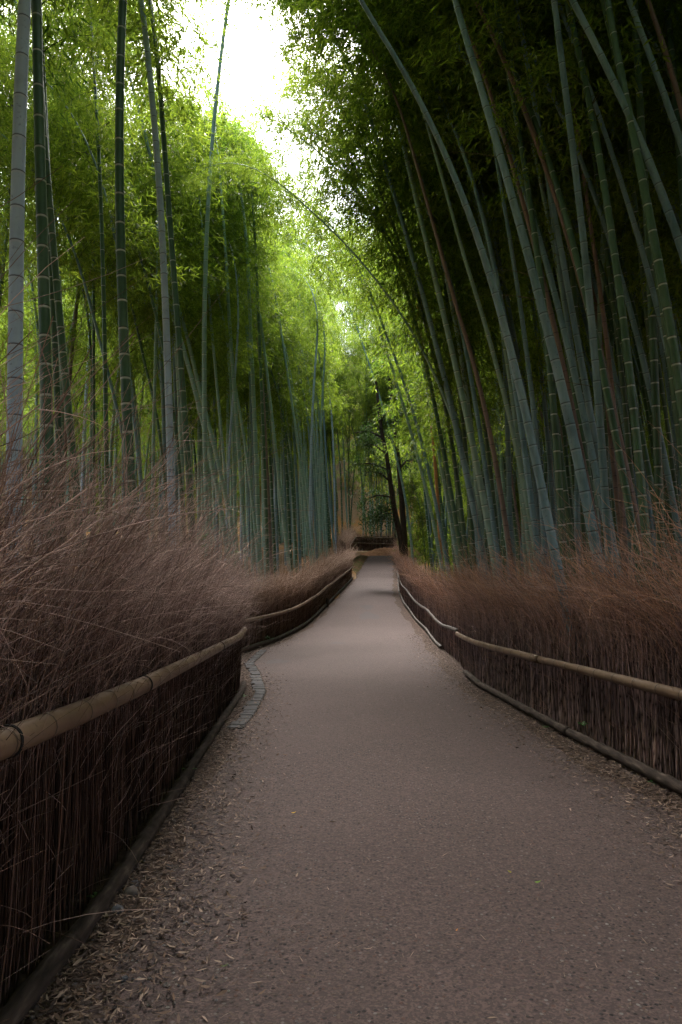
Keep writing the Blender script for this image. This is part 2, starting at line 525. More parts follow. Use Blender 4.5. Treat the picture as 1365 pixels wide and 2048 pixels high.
def foliage_mesh(name, curve, s_lo, L, n_leaf=9, blen=1.7, step=.30, leaf_len=.15, bare=0., twig=True):
    """branches at each node from s_lo up, with clusters of hanging leaves; one mesh: leaves + branch twigs"""
    pts, Lc = resample(curve, 200)
    S = np.linspace(0, Lc, 200)
    T = unit(np.gradient(pts, axis=0))
    s = np.arange(s_lo, Lc - .05, step); s = s + rng.uniform(-.05, .05, len(s))
    s = np.repeat(s, 2); nb = len(s)
    u = np.clip((s - s_lo) / (Lc - s_lo), 0, 1)
    bl = blen * (np.interp(u, [0, .08, .3, .6, .85, 1], [.45, .7, 1., .9, .6, .3])) * rng.uniform(.55, 1.2, nb)
    c = np.stack([np.interp(s, S, pts[:, k]) for k in range(3)], 1)
    t = unit(np.stack([np.interp(s, S, T[:, k]) for k in range(3)], 1))
    az = rng.uniform(0, 2 * math.pi, nb)
    hz = np.stack([np.cos(az), np.sin(az), 0 * az], 1)
    hz = unit(hz - t * np.sum(hz * t, 1, keepdims=True))
    el = np.radians(rng.uniform(25, 60, nb))[:, None]
    d0 = unit(hz * np.cos(el) + t * np.sin(el))
    K = 6
    tt = np.linspace(0, 1, K)[None, :, None]
    droop = rng.uniform(.3, .75, nb)[:, None, None]
    bp = c[:, None] + bl[:, None, None] * (tt * d0[:, None] + droop * tt ** 2 * np.array([0, 0, -1.]))
    tv, tq = tubes(bp, (.007 * np.linspace(1, .25, K))[None, :] * np.ones((nb, 1)), 3)
    # clusters
    nc = np.maximum(3, (bl / .062).astype(int))
    bi = np.repeat(np.arange(nb), nc)
    w = rng.uniform(.12, 1.0, len(bi)) ** .8
    cc = c[bi] + bl[bi, None] * (w[:, None] * d0[bi] + droop[bi, 0] * (w ** 2)[:, None] * np.array([0, 0, -1.]))
    cc = cc + rng.normal(0, 1, cc.shape) * (.08 + .15 * w)[:, None]
    li = np.repeat(np.arange(len(bi)), n_leaf)
    nl = len(li)
    out = unit(d0[bi] * np.array([1, 1, .2]))
    dirs = unit(out[li] * .55 + rng.normal(0, .55, (nl, 3)) + np.array([0, 0, -.42]))
    base = cc[li] + rng.normal(0, .055, (nl, 3))
    side = branch_frame(dirs)
    ln = leaf_len * rng.uniform(.6, 1.25, nl)[:, None]; wd = ln * .085
    nrm = np.cross(dirs, side)
    v = np.stack([base, base + dirs * ln * .38 + side * wd, base + dirs * ln - np.array([0, 0, .12]) * ln, base + dirs * ln * .38 - side * wd], 1).reshape(-1, 3)
    q = np.arange(nl * 4).reshape(-1, 4)
    ctone = rng.random(len(bi)) * .5 + rng.random(nb)[bi] * .2
    tone = np.repeat(np.clip(ctone[li] + rng.normal(.1, .3, nl), 0, 1), 4)
    colr = np.stack([tone, tone, tone], 1)
    tcol = np.tile(rng.random((len(tv) // (3 * K), 1, 3)), (1, 3 * K, 1)).reshape(-1, 3)
    vv = np.concatenate([v, tv]); cl = np.concatenate([colr, tcol])
    fq = np.concatenate([q, tq + len(v)])
    mi = np.concatenate([np.zeros(len(q)), np.ones(len(tq))])
    return mesh_np(name, vv, [fq], cl, mi, smooth=False)


def arch_curve(L, a0, a1, p, n=160, wob=.0):
    s = np.linspace(0, L, n)
    th = np.radians(a0 + (a1 - a0) * (s / L) ** p)
    ds = L / (n - 1)
    x = np.concatenate([[0], np.cumsum(np.sin(th[:-1]) * ds)])
    z = np.concatenate([[0], np.cumsum(np.cos(th[:-1]) * ds)])
    y = wob * np.sin(s * .5) * s / L
    return np.stack([x, y, z], 1)


# shared kinds of bamboo (leaning towards +X), foliage from a part of the height up
KINDS = []
for k, (L, a0, a1, p, lo, wob) in enumerate([(15.5, 1, 62, 3.3, .40, .15), (17.5, 2, 80, 3.8, .44, .2), (14.0, 3, 70, 2.9, .38, .1),
                                             (18.5, 0, 48, 3.2, .42, .2), (16.5, 3, 85, 3.4, .42, .15), (13.0, 1, 40, 2.5, .33, .2)]):
    cv = arch_curve(L, a0, a1, p, wob=wob)
    KINDS.append(dict(L=L, culm=culm_mesh('culm', cv, .054, .006, .20, .36, sides=9),
                      fol=foliage_mesh('foliage', cv, L * lo, L, n_leaf=6, blen=2.0)))
    KINDS[-1]['fol'].materials.append(M['leaf']); KINDS[-1]['fol'].materials.append(M['twig'])
    KINDS[-1]['culm'].materials.append(M['green'])

NK = len(KINDS)
for k, (L, a0, a1, p) in enumerate([(7.5, 2, 70, 1.8), (6.0, 3, 85, 1.6)]):
    cv = arch_curve(L, a0, a1, p)
    KINDS.append(dict(L=L, culm=culm_mesh('culm', cv, .022, .004, .2, .3, sides=8), fol=foliage_mesh('foliage', cv, L * .08, L, n_leaf=12, blen=1.5, step=.24)))
    KINDS[-1]['fol'].materials.append(M['leaf']); KINDS[-1]['fol'].materials.append(M['twig'])
    KINDS[-1]['culm'].materials.append(M['green'])

# tall kinds with a long bare stem
for k, (L, a0, a1, p, lo) in enumerate([(17.0, 4, 58, 2.6, .60), (18.5, 3, 66, 3.0, .60)]):
    cv = arch_curve(L, a0, a1, p, wob=.12)
    KINDS.append(dict(L=L, culm=culm_mesh('culm', cv, .052, .006, .2, .34, sides=9), fol=foliage_mesh('foliage', cv, L * lo, L, n_leaf=9, blen=2.0)))
    KINDS[-1]['fol'].materials.append(M['leaf']); KINDS[-1]['fol'].materials.append(M['twig'])
    KINDS[-1]['culm'].materials.append(M['green'])

# upper plumes for the traced bamboos: start upright at the origin, bend to +X
PLUMES = []
for k, (L, a1, p) in enumerate([(8.0, 75, 1.5), (9.5, 95, 1.6), (7.0, 60, 1.4), (10.5, 85, 1.8)]):
    cv = arch_curve(L, 0, a1, p, wob=.1)
    f = foliage_mesh('foliage', cv, .25, L, n_leaf=9, blen=2.0)
    f.materials.append(M['leaf']); f.materials.append(M['twig'])
    PLUMES.append((cv, f))


def sample_of(me, n=420):
    a = np.empty(len(me.vertices) * 3, np.float32); me.vertices.foreach_get('co', a)
    a = a.reshape(-1, 3)
    return a[::max(1, len(a) // n)].astype(float)


for K in KINDS: K['pts'] = sample_of(K['fol'])
PLUME_PTS = [sample_of(f) for _, f in PLUMES]


def intrusion(p):
    """share of a plume that would hang in the open strip of sky over the path"""
    x, y, z = p[:, 0], p[:, 1], p[:, 2]
    a, b = np.maximum(XL(y) - np.where(y < 17, 1.2, 1.5), -.185 * y), np.where(y < 17, np.where(z < 14, np.minimum(.5 * (XL(y) + XR(y)) + .1, .3 - .09 * y), XR(y) - .2), np.where((z < 10.5) & (y < 27), .5 * (XL(y) + XR(y)), XR(y) + .7))
    far = (x > XL(y) - 1.8) & (x < XR(y) + 1.2) & (y >= 33) & (y < 71)
    return float(np.mean(((x > a) & (x < b) & (y > 4) & (y < 34) & (z > 4)) | far))


def spun(p, rz, sc, at):
    c_, s_ = math.cos(rz), math.sin(rz)
    return np.stack([p[:, 0] * c_ - p[:, 1] * s_, p[:, 0] * s_ + p[:, 1] * c_, p[:, 2]], 1) * sc + np.asarray(at, float)


def slot_mat(o, m):
    o.material_slots[0].link = 'OBJECT'
    o.material_slots[0].material = m


def hero(label, Y, D, style, trace, plume=0, lean=(1, 0), group=None, pscale=1., ylean=0., base=None, bare=0, sides=14, gap=(.22, .34), leafy=True, infront=False, topr=None):
    """one bamboo whose stem is followed from the photograph: trace goes from the top down"""
    tr = np.array(trace, float)[::-1]                       # from low to high
    if not infront:
        Y0 = Y
        for _ in range(400):
            q = base[0] if base is not None else tr[0, 0]
            x = (q - 682.5) / F * Y
            if (q < 682 and x < XL(Y) - .62) or (q >= 682 and x > XR(Y) + .6) or Y > 50: break
            Y += .1
        D = min(D * Y / Y0, max(D, .135))
    # carry the stem down to the ground
    gz = G((tr[0, 0] - 682.5) / F * Y, Y) - .12
    slope = (tr[1, 0] - tr[0, 0]) / (tr[1, 1] - tr[0, 1] - 1e-6)
    if base is None:
        pyb = pix((0, Y, gz))[1]
        if pyb > tr[0, 1] + 5:
            base = (tr[0, 0] + slope * .85 * (pyb - tr[0, 1]), pyb)
    if base is not None:
        tr = np.vstack([[base], tr])
    w = np.array([P(x, y, Y) for x, y in tr])
    w[:, 1] += ylean * (w[:, 2] - w[0, 2])
    k = min(3, len(w) - 1)
    z = w[:, 2]; zz = np.linspace(z[0], z[-1], 60)
    cx = np.polyfit(z, w[:, 0], k); cy = np.polyfit(z, w[:, 1], 1)
    low = np.stack([np.polyval(cx, zz), np.polyval(cy, zz), zz], 1)
    zmin = 9.0 if w[0, 0] > 0 else 7.0                       # bare stem up to here, then the leafy top
    if low[-1, 2] < zmin and pscale > .4:
        t_ = unit(low[-1] - low[-6]); t_ = unit(t_ + np.array([0, 0, .15])); k_ = int((zmin - low[-1, 2]) / .15) + 1
        low = np.vstack([low, low[-1] + t_[None] * (np.arange(1, k_ + 1) * .15)[:, None]])
    root = low[0].copy()
    loc = low - root
    t = unit(loc[-1] - loc[-4])
    best = None
    for trial in range(14):
        if trial:
            ang = math.atan2(lean[1], lean[0]) - rng.uniform(-.3, 1) * (.3 + .12 * trial) * (1 if lean[0] < 0 else -1)
            if math.sin(ang) < -.25: continue
            ld = np.array([math.cos(ang), math.sin(ang), 0.]); pk = int(rng.integers(4)); sc_ = pscale * rng.uniform(.7, 1)
        else:
            ld = np.array([lean[0], lean[1], 0.]); pk = plume % 4; sc_ = pscale
        xa = unit(ld - t * ld.dot(t)); ya = np.cross(t, xa)
        Rm = np.stack([xa, ya, t], 1)
        bad = intrusion((Rm @ (PLUME_PTS[pk] * sc_).T).T + low[-1]) + .01 * trial
        if best is None or bad < best[0]: best = (bad, Rm, pk, sc_)
        if bad < .03: break
    _, R, pk, pscale = best
    tag_cv, fmesh = PLUMES[pk]
    up = (R @ (tag_cv * pscale).T).T + loc[-1]
    line = np.concatenate([loc, up[2:]])
    for _ in range(2):
        line[1:-1] = .25 * line[:-2] + .5 * line[1:-1] + .25 * line[2:]
    e = empty('bamboo', root)
    tag(e, label, 'bamboo', group)
    if topr is None: topr = (.72 if w[0, 0] < 0 else (.5 if Y < 12.5 else .6))
    hl = float(np.sum(np.linalg.norm(np.diff(loc, axis=0), axis=1))) / max(.1, float(np.sum(np.linalg.norm(np.diff(line, axis=0), axis=1))))
    c = link('culm', culm_mesh('culm', line, D / 2, .006, gap[0], gap[1], sides=sides, rfun=lambda q: float(np.interp(q, [0, hl, 1], [1, topr, .08]))), [M[style]], e)
    if leafy:
        f = link('foliage', fmesh, (), e)
        mt = Matrix([[R[0, 0], R[0, 1], R[0, 2], 0], [R[1, 0], R[1, 1], R[1, 2], 0], [R[2, 0], R[2, 1], R[2, 2], 0], [0, 0, 0, 1]])
        f.matrix_basis = Matrix.Translation(Vector(loc[-1].tolist())) @ mt @ Matrix.Scale(pscale, 4)
    if bare:
        n = bare
        zi = rng.integers(18, 58, n)
        az = rng.uniform(0, 6.28, n)
        ln = rng.uniform(.6, 1.5, n)
        d = np.stack([np.cos(az), np.sin(az) * .6, rng.uniform(.1, .6, n)], 1)
        tt = np.linspace(0, 1, 6)[None, :, None]
        bp = loc[zi][:, None] + ln[:, None, None] * (tt * d[:, None] + tt ** 2 * np.array([0, 0, -.25]))
        for b_ in bp:
            v, q = tubes(b_[None], .0045 * np.linspace(1, .35, 6)[None], 4)
            link('side_twig', mesh_np('side_twig', v, [q], np.full((len(v), 3), .8)), [M['twig']], e)
    HEROES.append((root[0], root[1]))
    return e


HEROES = []
GL, GR = 'bamboo stems rising behind the left fences', 'bamboo stems leaning over the path behind the right fences'
# ---- left side (trace from the top of the stem down, in photo pixels)
hero('thickest pale slate-grey bamboo stem at the extreme left, upright behind the near fence', 4.7, .115, 'slate', [(52, 0), (38, 200), (37, 425), (34, 590), (32, 720), (27, 900)], 3, (-1, .3), GL, base=(16, 1560))
hero('thick dark green bamboo directly right of the thick slate-grey stem', 5.6, .112, 'green', [(73, 0), (79, 150), (82, 425), (88, 600), (93, 725), (95, 850)], 1, (-1, .4), GL)
hero('dark thin stem half hidden between the thick dark green bamboo and its leaning neighbour', 8.2, .09, 'green', [(78, 0), (90, 200), (100, 450), (108, 650), (113, 750), (120, 900)], 2, (-.5, 1), GL)
hero('dark green bamboo with a leftward tilt, just right of the paired dark stems at left', 8.0, .105, 'green', [(80, 150), (90, 270), (101, 420), (117, 600), (125, 700), (135, 800), (146, 900)], 0, (-1, .2), GL)
hero('very thin straight green stem in the gap left of the smooth upright green stem', 15, .085, 'green', [(188, 330), (189, 475), (187, 600), (188, 850)], 0, (0, 1), GL)
hero('slim upright green bamboo with even pale rings midway between the two dark thick stems', 12, .095, 'green', [(199, 325), (204, 450), (206, 550), (209, 600), (210, 700), (213, 900)], 2, (-.3, 1), GL)
hero('tall dark green bamboo with bright white rings crossing the whole picture height on the left', 6.8, .118, 'green', [(246, 0), (241, 150), (241, 250), (241, 450), (243, 595), (245, 600), (248, 700), (254, 800), (260, 925)], 1, (-.6, .6), GL)
hero('thin grey stem peeping out right behind the tall white ringed dark bamboo', 13, .085, 'blue', [(262, 780), (268, 830), (275, 900), (283, 970)], 0, (-1, .3), GL, pscale=1.1)
hero('pale grey-blue tapering bamboo with dark rings whose white tip shows against the leaves', 8.7, .108, 'slate', [(284, 10), (295, 100), (306, 200), (315, 320), (322, 425), (327, 525), (330, 595), (334, 650), (337, 750), (340, 900), (345, 1050)], 2, (-.6, .5), GL, leafy=True)
hero('dark green white ringed bamboo close on the right of the pale tapering stem', 9.3, .105, 'green', [(327, 275), (335, 350), (342, 475), (350, 575), (355, 625), (361, 725), (370, 850), (380, 975), (384, 1050)], 0, (-.4, 1), GL)
hero('slender bamboo with dark joints leaning right towards the bright sky opening', 12.4, .098, 'sage', [(457, 0), (445, 100), (431, 225), (425, 300), (417, 400), (411, 525), (409, 595), (408, 650), (410, 800), (412, 950), (417, 1075)], 2, (.6, .6), GL, pscale=.8)
hero('thin grey stem slanting steeply left behind the slim upright green bamboo', 13.5, .085, 'blue', [(180, 600), (192, 665), (206, 700), (220, 750), (232, 810), (245, 860), (252, 900)], 2, (-1, 0), GL)
hero('slim pale ringed stem standing just left of the tapering grey-blue bamboo', 15, .095, 'sage', [(312, 680), (310, 800), (306, 900), (307, 970)], 3, (-.3, 1), GL)
hero('dark leaning stem crossing behind the tapering grey-blue bamboo', 14, .09, 'green', [(310, 615), (320, 675), (334, 735), (345, 800), (357, 900), (367, 1050)], 0, (-.8, .4), GL)
hero('thin dark slanted stem low down left of the tapering grey-blue bamboo', 15.5, .085, 'green', [(292, 730), (295, 750), (312, 825), (325, 900), (332, 1000)], 1, (-.7, .6), GL)
hero('strongly slanted grey-green stem leaning left just before the dense far rows', 11, .108, 'sage', [(367, 695), (382, 750), (400, 825), (425, 925), (445, 1025), (455, 1115)], 3, (-.8, .5), GL)
hero('second slanted grey-green stem right behind the strongly slanted one', 13, .1, 'sage', [(400, 780), (415, 840), (435, 920), (455, 1000), (470, 1090)], 2, (-.8, .5), GL)
hero('thin upright stem rising between the slender dark jointed bamboo and the slanted pair', 17, .09, 'sage', [(420, 600), (422, 650), (435, 775), (445, 875), (450, 950)], 0, (-.2, 1), GL)
hero('palest thin stem leaning right among the slanted ones', 17, .08, 'slate', [(468, 780), (465, 815), (459, 900), (457, 950)], 2, (.4, .9), GL)
hero('tall straight white ringed green stem left of two close upright stems', 14, .095, 'sage', [(455, 560), (457, 600), (465, 725), (472, 825), (480, 925), (487, 1025), (492, 1125)], 1, (-.2, 1), GL)
hero('thin white ringed stem tilted left, beside the tall straight white ringed stem', 16, .085, 'sage', [(474, 790), (480, 825), (492, 900), (505, 1000), (515, 1100)], 0, (-.5, .8), GL)
hero('stout upright sage stem with bold white rings at the near edge of the far rows', 13.5, .1, 'sage', [(497, 560), (500, 600), (504, 725), (509, 825), (514, 950), (520, 1130)], 3, (0, 1), GL)
hero('darker green upright stem immediately right of the stout sage one', 16, .095, 'green', [(514, 560), (517, 600), (522, 750), (527, 875), (532, 1000), (536, 1140)], 1, (-.1, 1), GL)
hero('bent grey-green stem bowing left above the mossy grove floor', 16, .09, 'sage', [(527, 680), (530, 710), (542, 810), (552, 900), (562, 1000), (580, 1140)], 2, (-.7, .6), GL)
hero('tall thin stem slanting left whose foot stands on the orange leaf floor', 20, .09, 'sage', [(560, 640), (562, 665), (580, 775), (592, 860), (605, 950), (615, 1050)], 0, (-.5, .8), GL)
hero('very pale thin straight stem rising alone into the bright gap left of the path', 20, .085, 'slate', [(634, 690), (632, 715), (625, 850), (620, 975), (622, 1130)], 2, (.2, 1), GL, pscale=.7)
hero('thin stem nearest the far left fence, left of the last slanted grey stem', 22, .085, 'sage', [(648, 740), (647, 775), (642, 875), (641, 1000), (642, 1125)], 1, (.1, 1), GL)
hero('grey-green stem slanting left behind the very pale straight stem', 21, .09, 'sage', [(590, 800), (597, 850), (612, 960), (630, 1130)], 3, (-.5, .8), GL)
hero('last slanted grey stem before the far left fence rises to its tall tuft', 24, .1, 'blue', [(646, 800), (650, 850), (656, 980), (665, 1060), (672, 1105)], 0, (-.4, .9), GL)

# ---- right side
hero('thick blue-grey bamboo with black joints reaching the top edge above the right fence', 7.3, .132, 'blue', [(910, 0), (933, 85), (963, 175), (988, 260), (1008, 325), (1028, 400), (1050, 500), (1073, 595), (1108, 700), (1130, 800), (1150, 890), (1165, 950), (1183, 1050)], 1, (-1, .1), GR, bare=4)
hero('reddish brown dead bamboo, furthest right of the brown stems', 8.6, .11, 'brown', [(950, 0), (983, 65), (1008, 120), (1043, 200), (1068, 260), (1093, 340), (1123, 430), (1148, 515), (1170, 595), (1178, 625), (1200, 710), (1220, 800), (1238, 880), (1258, 960), (1278, 1050)], 3, (-1, .3), GR, leafy=False, bare=6)
hero('brown bamboo running close along the back of the thick blue-grey stem', 9.0, .095, 'brown', [(940, 75), (978, 175), (1003, 250), (1028, 340), (1048, 415), (1068, 490), (1088, 565), (1098, 615), (1118, 690), (1135, 775), (1150, 840), (1165, 910)], 0, (-1, .2), GR, leafy=False, bare=3)
hero('teal grey bamboo between the thick blue-grey stem and the reddish brown one', 9.0, .108, 'blue', [(1033, 0), (1040, 60), (1055, 130), (1070, 210), (1088, 300), (1105, 400), (1123, 490), (1138, 605), (1158, 700), (1175, 800), (1190, 880), (1203, 950), (1220, 1040)], 0, (-1, .3), GR, bare=4)
hero('green bamboo with white rings left beside the thick blue-grey stem', 10.2, .1, 'green', [(1025, 340), (1055, 450), (1070, 560), (1083, 650), (1098, 740), (1110, 825), (1123, 925), (1135, 1010), (1148, 1100)], 2, (-1, .4), GR)
hero('dark teal bamboo mostly hidden behind the thick blue-grey stem near the fence', 10.5, .105, 'blue', [(1135, 650), (1145, 710), (1150, 750), (1156, 825), (1150, 950), (1158, 1040)], 1, (-1, .5), GR)
hero('sweeping blue-grey bamboo that enters at the top and leaves by the right edge', 7.0, .122, 'blue', [(1145, 0), (1183, 75), (1218, 145), (1253, 215), (1283, 285), (1313, 360), (1340, 430), (1363, 495)], 3, (-1, .1), GR, base=(1500, 1450), bare=3)
hero('thick dark green bamboo with bright white rings by the right edge', 7.0, .125, 'green', [(1218, 25), (1236, 100), (1250, 180), (1265, 270), (1283, 350), (1298, 425), (1314, 505), (1328, 580), (1333, 615), (1343, 665), (1355, 745), (1365, 815)], 1, (-1, .3), GR, base=(1400, 1450))
hero('slimmer teal bamboo leaning left of the thick white ringed green stem', 9.0, .1, 'blue', [(1118, 10), (1143, 80), (1168, 140), (1193, 210), (1213, 270), (1235, 340), (1253, 400), (1273, 465), (1290, 530), (1308, 590), (1318, 630), (1345, 730)], 0, (-1, .2), GR, base=(1400, 1330), bare=3)
hero('dim blue bamboo cutting the upper right corner, left of the pale tan one', 7.2, .11, 'blue', [(1258, 0), (1288, 80), (1313, 145), (1338, 215), (1360, 280)], 2, (-1, .2), GR, base=(1560, 1450))
hero('pale tan-green bamboo in the very top right corner', 8.0, .11, 'brown', [(1295, 0), (1318, 60), (1338, 130), (1358, 195)], 1, (-1, .3), GR, base=(1560, 1400))
hero('curved blue-grey bamboo whose foot stands out in front of the right brush', 6.95, .105, 'blue', [(738, 30), (773, 95), (818, 165), (848, 215), (870, 255), (895, 295), (913, 350), (933, 405), (953, 465), (968, 530), (983, 595), (1013, 680), (1033, 750), (1050, 825), (1065, 900), (1075, 950), (1098, 1025), (1118, 1110), (1132, 1190), (1146, 1255)], 1, (-1, .4), GR, gap=(.2, .3), base=(1165, 1400), infront=True, topr=.38)
hero('straight blue bamboo crossing behind the curved blue-grey one', 10.2, .1, 'blue', [(1000, 350), (1013, 450), (1028, 545), (1045, 625), (1055, 700), (1065, 800), (1075, 900), (1083, 975), (1087, 1050), (1089, 1140)], 2, (-1, .4), GR)
hero('dull green bamboo just left of the crossing blue pair', 11, .105, 'sage', [(930, 520), (965, 625), (988, 715), (1008, 790), (1028, 865), (1043, 950), (1063, 1040), (1072, 1110)], 0, (-1, .3), GR)
hero('brown purplish bamboo, leftmost of the dead stems on the right', 11, .1, 'brown', [(915, 620), (943, 715), (963, 785), (978, 850), (990, 925), (1003, 990), (1015, 1075), (1025, 1135)], 3, (-1, .4), GR, leafy=False)
hero('stout blue bamboo, left one of the close leaning pair beyond the right fence', 11.2, .132, 'blue', [(760, 300), (778, 355), (795, 410), (815, 475), (833, 530), (850, 600), (870, 680), (885, 745), (900, 815), (915, 880), (928, 940), (945, 1000), (963, 1075), (973, 1135)], 1, (-1, .2), GR)
hero('stout grey-green bamboo, right one of the close leaning pair beyond the right fence', 11, .128, 'sage', [(773, 150), (793, 220), (810, 280), (825, 370), (838, 430), (855, 500), (870, 565), (880, 600), (898, 665), (913, 740), (928, 800), (943, 865), (958, 940), (970, 1025), (983, 1100)], 3, (-1, .3), GR)
hero('thin bamboo arching far over the path with a bare pale stem', 12, .075, 'sage', [(600, 410), (665, 460), (683, 475), (718, 510), (748, 550), (785, 600), (818, 660), (848, 715), (875, 775), (898, 825), (925, 890), (950, 980), (968, 1090)], 2, (-1, .5), GR, pscale=.35, topr=.35)
hero('leftmost leaning green stem of the right grove, next to the dark tree trunks', 19, .1, 'sage', [(720, 670), (733, 715), (758, 785), (775, 840), (790, 910), (805, 970), (818, 1025), (823, 1100)], 0, (-1, .3), GR)
hero('slender sage stem leaning left, two places right of the dark trunks', 17, .1, 'sage', [(760, 660), (778, 715), (803, 800), (828, 885), (853, 975), (873, 1075), (882, 1130)], 2, (-1, .3), GR)
hero('slender bluish stem leaning left in front of the orange stem', 16.2, .1, 'blue', [(775, 670), (790, 725), (823, 810), (848, 900), (868, 975), (883, 1075), (896, 1140)], 1, (-1, .5), GR)
hero('upright sage bamboo with short joints right of the orange stem', 14, .095, 'sage', [(835, 660), (848, 725), (860, 810), (875, 900), (888, 960), (903, 1040), (918, 1140)], 3, (-1, .4), GR)
hero('bright orange dead bamboo stem among the green ones on the right', 16, .1, 'orange', [(852, 740), (860, 810), (870, 920), (875, 990), (880, 1075)], 3, (-1, .2), GR, leafy=False)
hero('dim brown bamboo standing in shade behind the reddish brown one', 10.6, .1, 'brown', [(1185, 480), (1205, 610), (1220, 725), (1229, 840), (1235, 925), (1245, 1000), (1250, 1075)], 0, (-1, .3), GR, leafy=False)
N_HERO = len(HEROES)

# ---- the crowd: copies of the shared kinds
placed = list(HEROES)


def free(x, y, d):
    return all((x - a) ** 2 + (y - b) ** 2 > d * d for a, b in placed)


def crowd(n, zone, styles, rz0, rzs, label, group, dmin, tries=9000, scale=(.85, 1.1), lean=(0, 0), kinds=None):
    k = 0
    for _ in range(tries):
        if k >= n: break
        x, y = zone()
        if x is None or not free(x, y, dmin): continue
        placed.append((x, y))
        best = None
        for trial in range(10):
            ki = int(rng.integers(NK)) if kinds is None else kinds[k % len(kinds)]
            rz = math.radians((rz0 if (x > 0.5 + .06 * y - 1 or XL(min(y, 41)) - x > 5) else 185) + rng.uniform(-rzs, rzs) * (1 + .08 * trial))
            sc = rng.uniform(*scale) * (1 if kinds is not None and kinds[0] in (NK, NK + 1) else float(np.interp(y, [30, 40], [1, 1.22])))
            bad = intrusion(spun(KINDS[ki]['pts'], rz, sc, (x, y, G(x, y))))
            if best is None or bad < best[0]: best = (bad, ki, rz, sc)
            if bad < .01: break
        if best[0] > .12: continue
        _, ki, rz, sc = best
        K = KINDS[ki]
        st = rng.choice(len(styles), p=[s[1] for s in styles]); st = styles[st][0]
        e = empty('bamboo', (x, y, G(x, y) - .08), rz)
        e.rotation_euler[1] = math.radians(rng.uniform(*lean))
        e.scale = (sc, sc, sc)
        tag(e, label[st], 'bamboo', group)
        c = link('culm', K['culm'], (), e); slot_mat(c, M[st])
        if st not in ('brown', 'orange'):
            link('foliage', K['fol'], (), e)
        k += 1
    return k


def zone_left():
    y = 13 + 42 * rng.random() ** .9
    x = XL(min(y, 41)) - .9 - rng.exponential(3.4)
    px = 682 + F * x / y
    return (x, y) if -60 < px and (y > 12 or px < 420) else (None, None)


def zone_right():
    y = 7.5 + 47 * rng.random() ** 1.5
    x = XR(y) + .75 + rng.exponential(1.9)
    px = 682 + F * x / y
    return (x, y) if px < 1420 else (None, None)


LEFT_LAB = {'green': 'slender dark green bamboo, one of many alike crowded behind the left fences',
            'sage': 'slender white ringed sage bamboo, one of many alike crowded behind the left fences',
            'slate': 'slender pale grey bamboo, one of several alike crowded behind the left fences',
            'blue': 'slender blue-grey bamboo, one of many alike crowded behind the left fences',
            'brown': 'dead brown bamboo stem, one of several alike crowded behind the left fences'}
RIGHT_LAB = {'green': 'shaded dark green bamboo, one of many alike packed deep behind the right fences',
             'sage': 'shaded sage bamboo, one of many alike packed deep behind the right fences',
             'blue': 'shaded blue-grey bamboo, one of many alike packed deep behind the right fences',
             'brown': 'shaded dead brown bamboo, one of several alike packed deep behind the right fences'}
nl = crowd(110, zone_left, [('green', .16), ('sage', .5), ('slate', .1), ('blue', .21), ('brown', .03)], 130, 75, LEFT_LAB, 'crowded bamboo of the left grove', .5, scale=(1.0, 1.3))
def zone_edge():
    y = rng.uniform(14, 25)
    return XR(y) + .55 + rng.exponential(.5), y


ne = crowd(20, zone_edge, [('green', .5), ('sage', .15), ('blue', .35)], 180, 50, RIGHT_LAB, 'crowded bamboo of the right grove', .36, lean=(2, 9), scale=(.95, 1.2), kinds=(2, 0, 2, 5))
nr = crowd(104, zone_right, [('green', .46), ('sage', .08), ('blue', .38), ('brown', .08)], 175, 40, RIGHT_LAB, 'crowded bamboo of the right grove', .42, lean=(1, 5), scale=(.9, 1.12), kinds=(NK + 2, NK + 3, NK + 2, 1))
def zone_young():
    y = rng.uniform(24, 56); s = rng.random() < .6
    x = XL(min(y, 41)) - 5 - rng.exponential(6) if s else XR(y) + 4 + rng.exponential(3)
    return (x, y) if abs(x) < .5 * y else (None, None)


ny = crowd(8, zone_young, [('green', 1.)], 90, 180, {'green': 'young bushy bamboo leafy down to the ground, among tall stems deep in the grove'}, 'young bamboo in the understorey', 1.2, kinds=(NK, NK + 1))
print('bamboos', N_HERO, nl, nr)


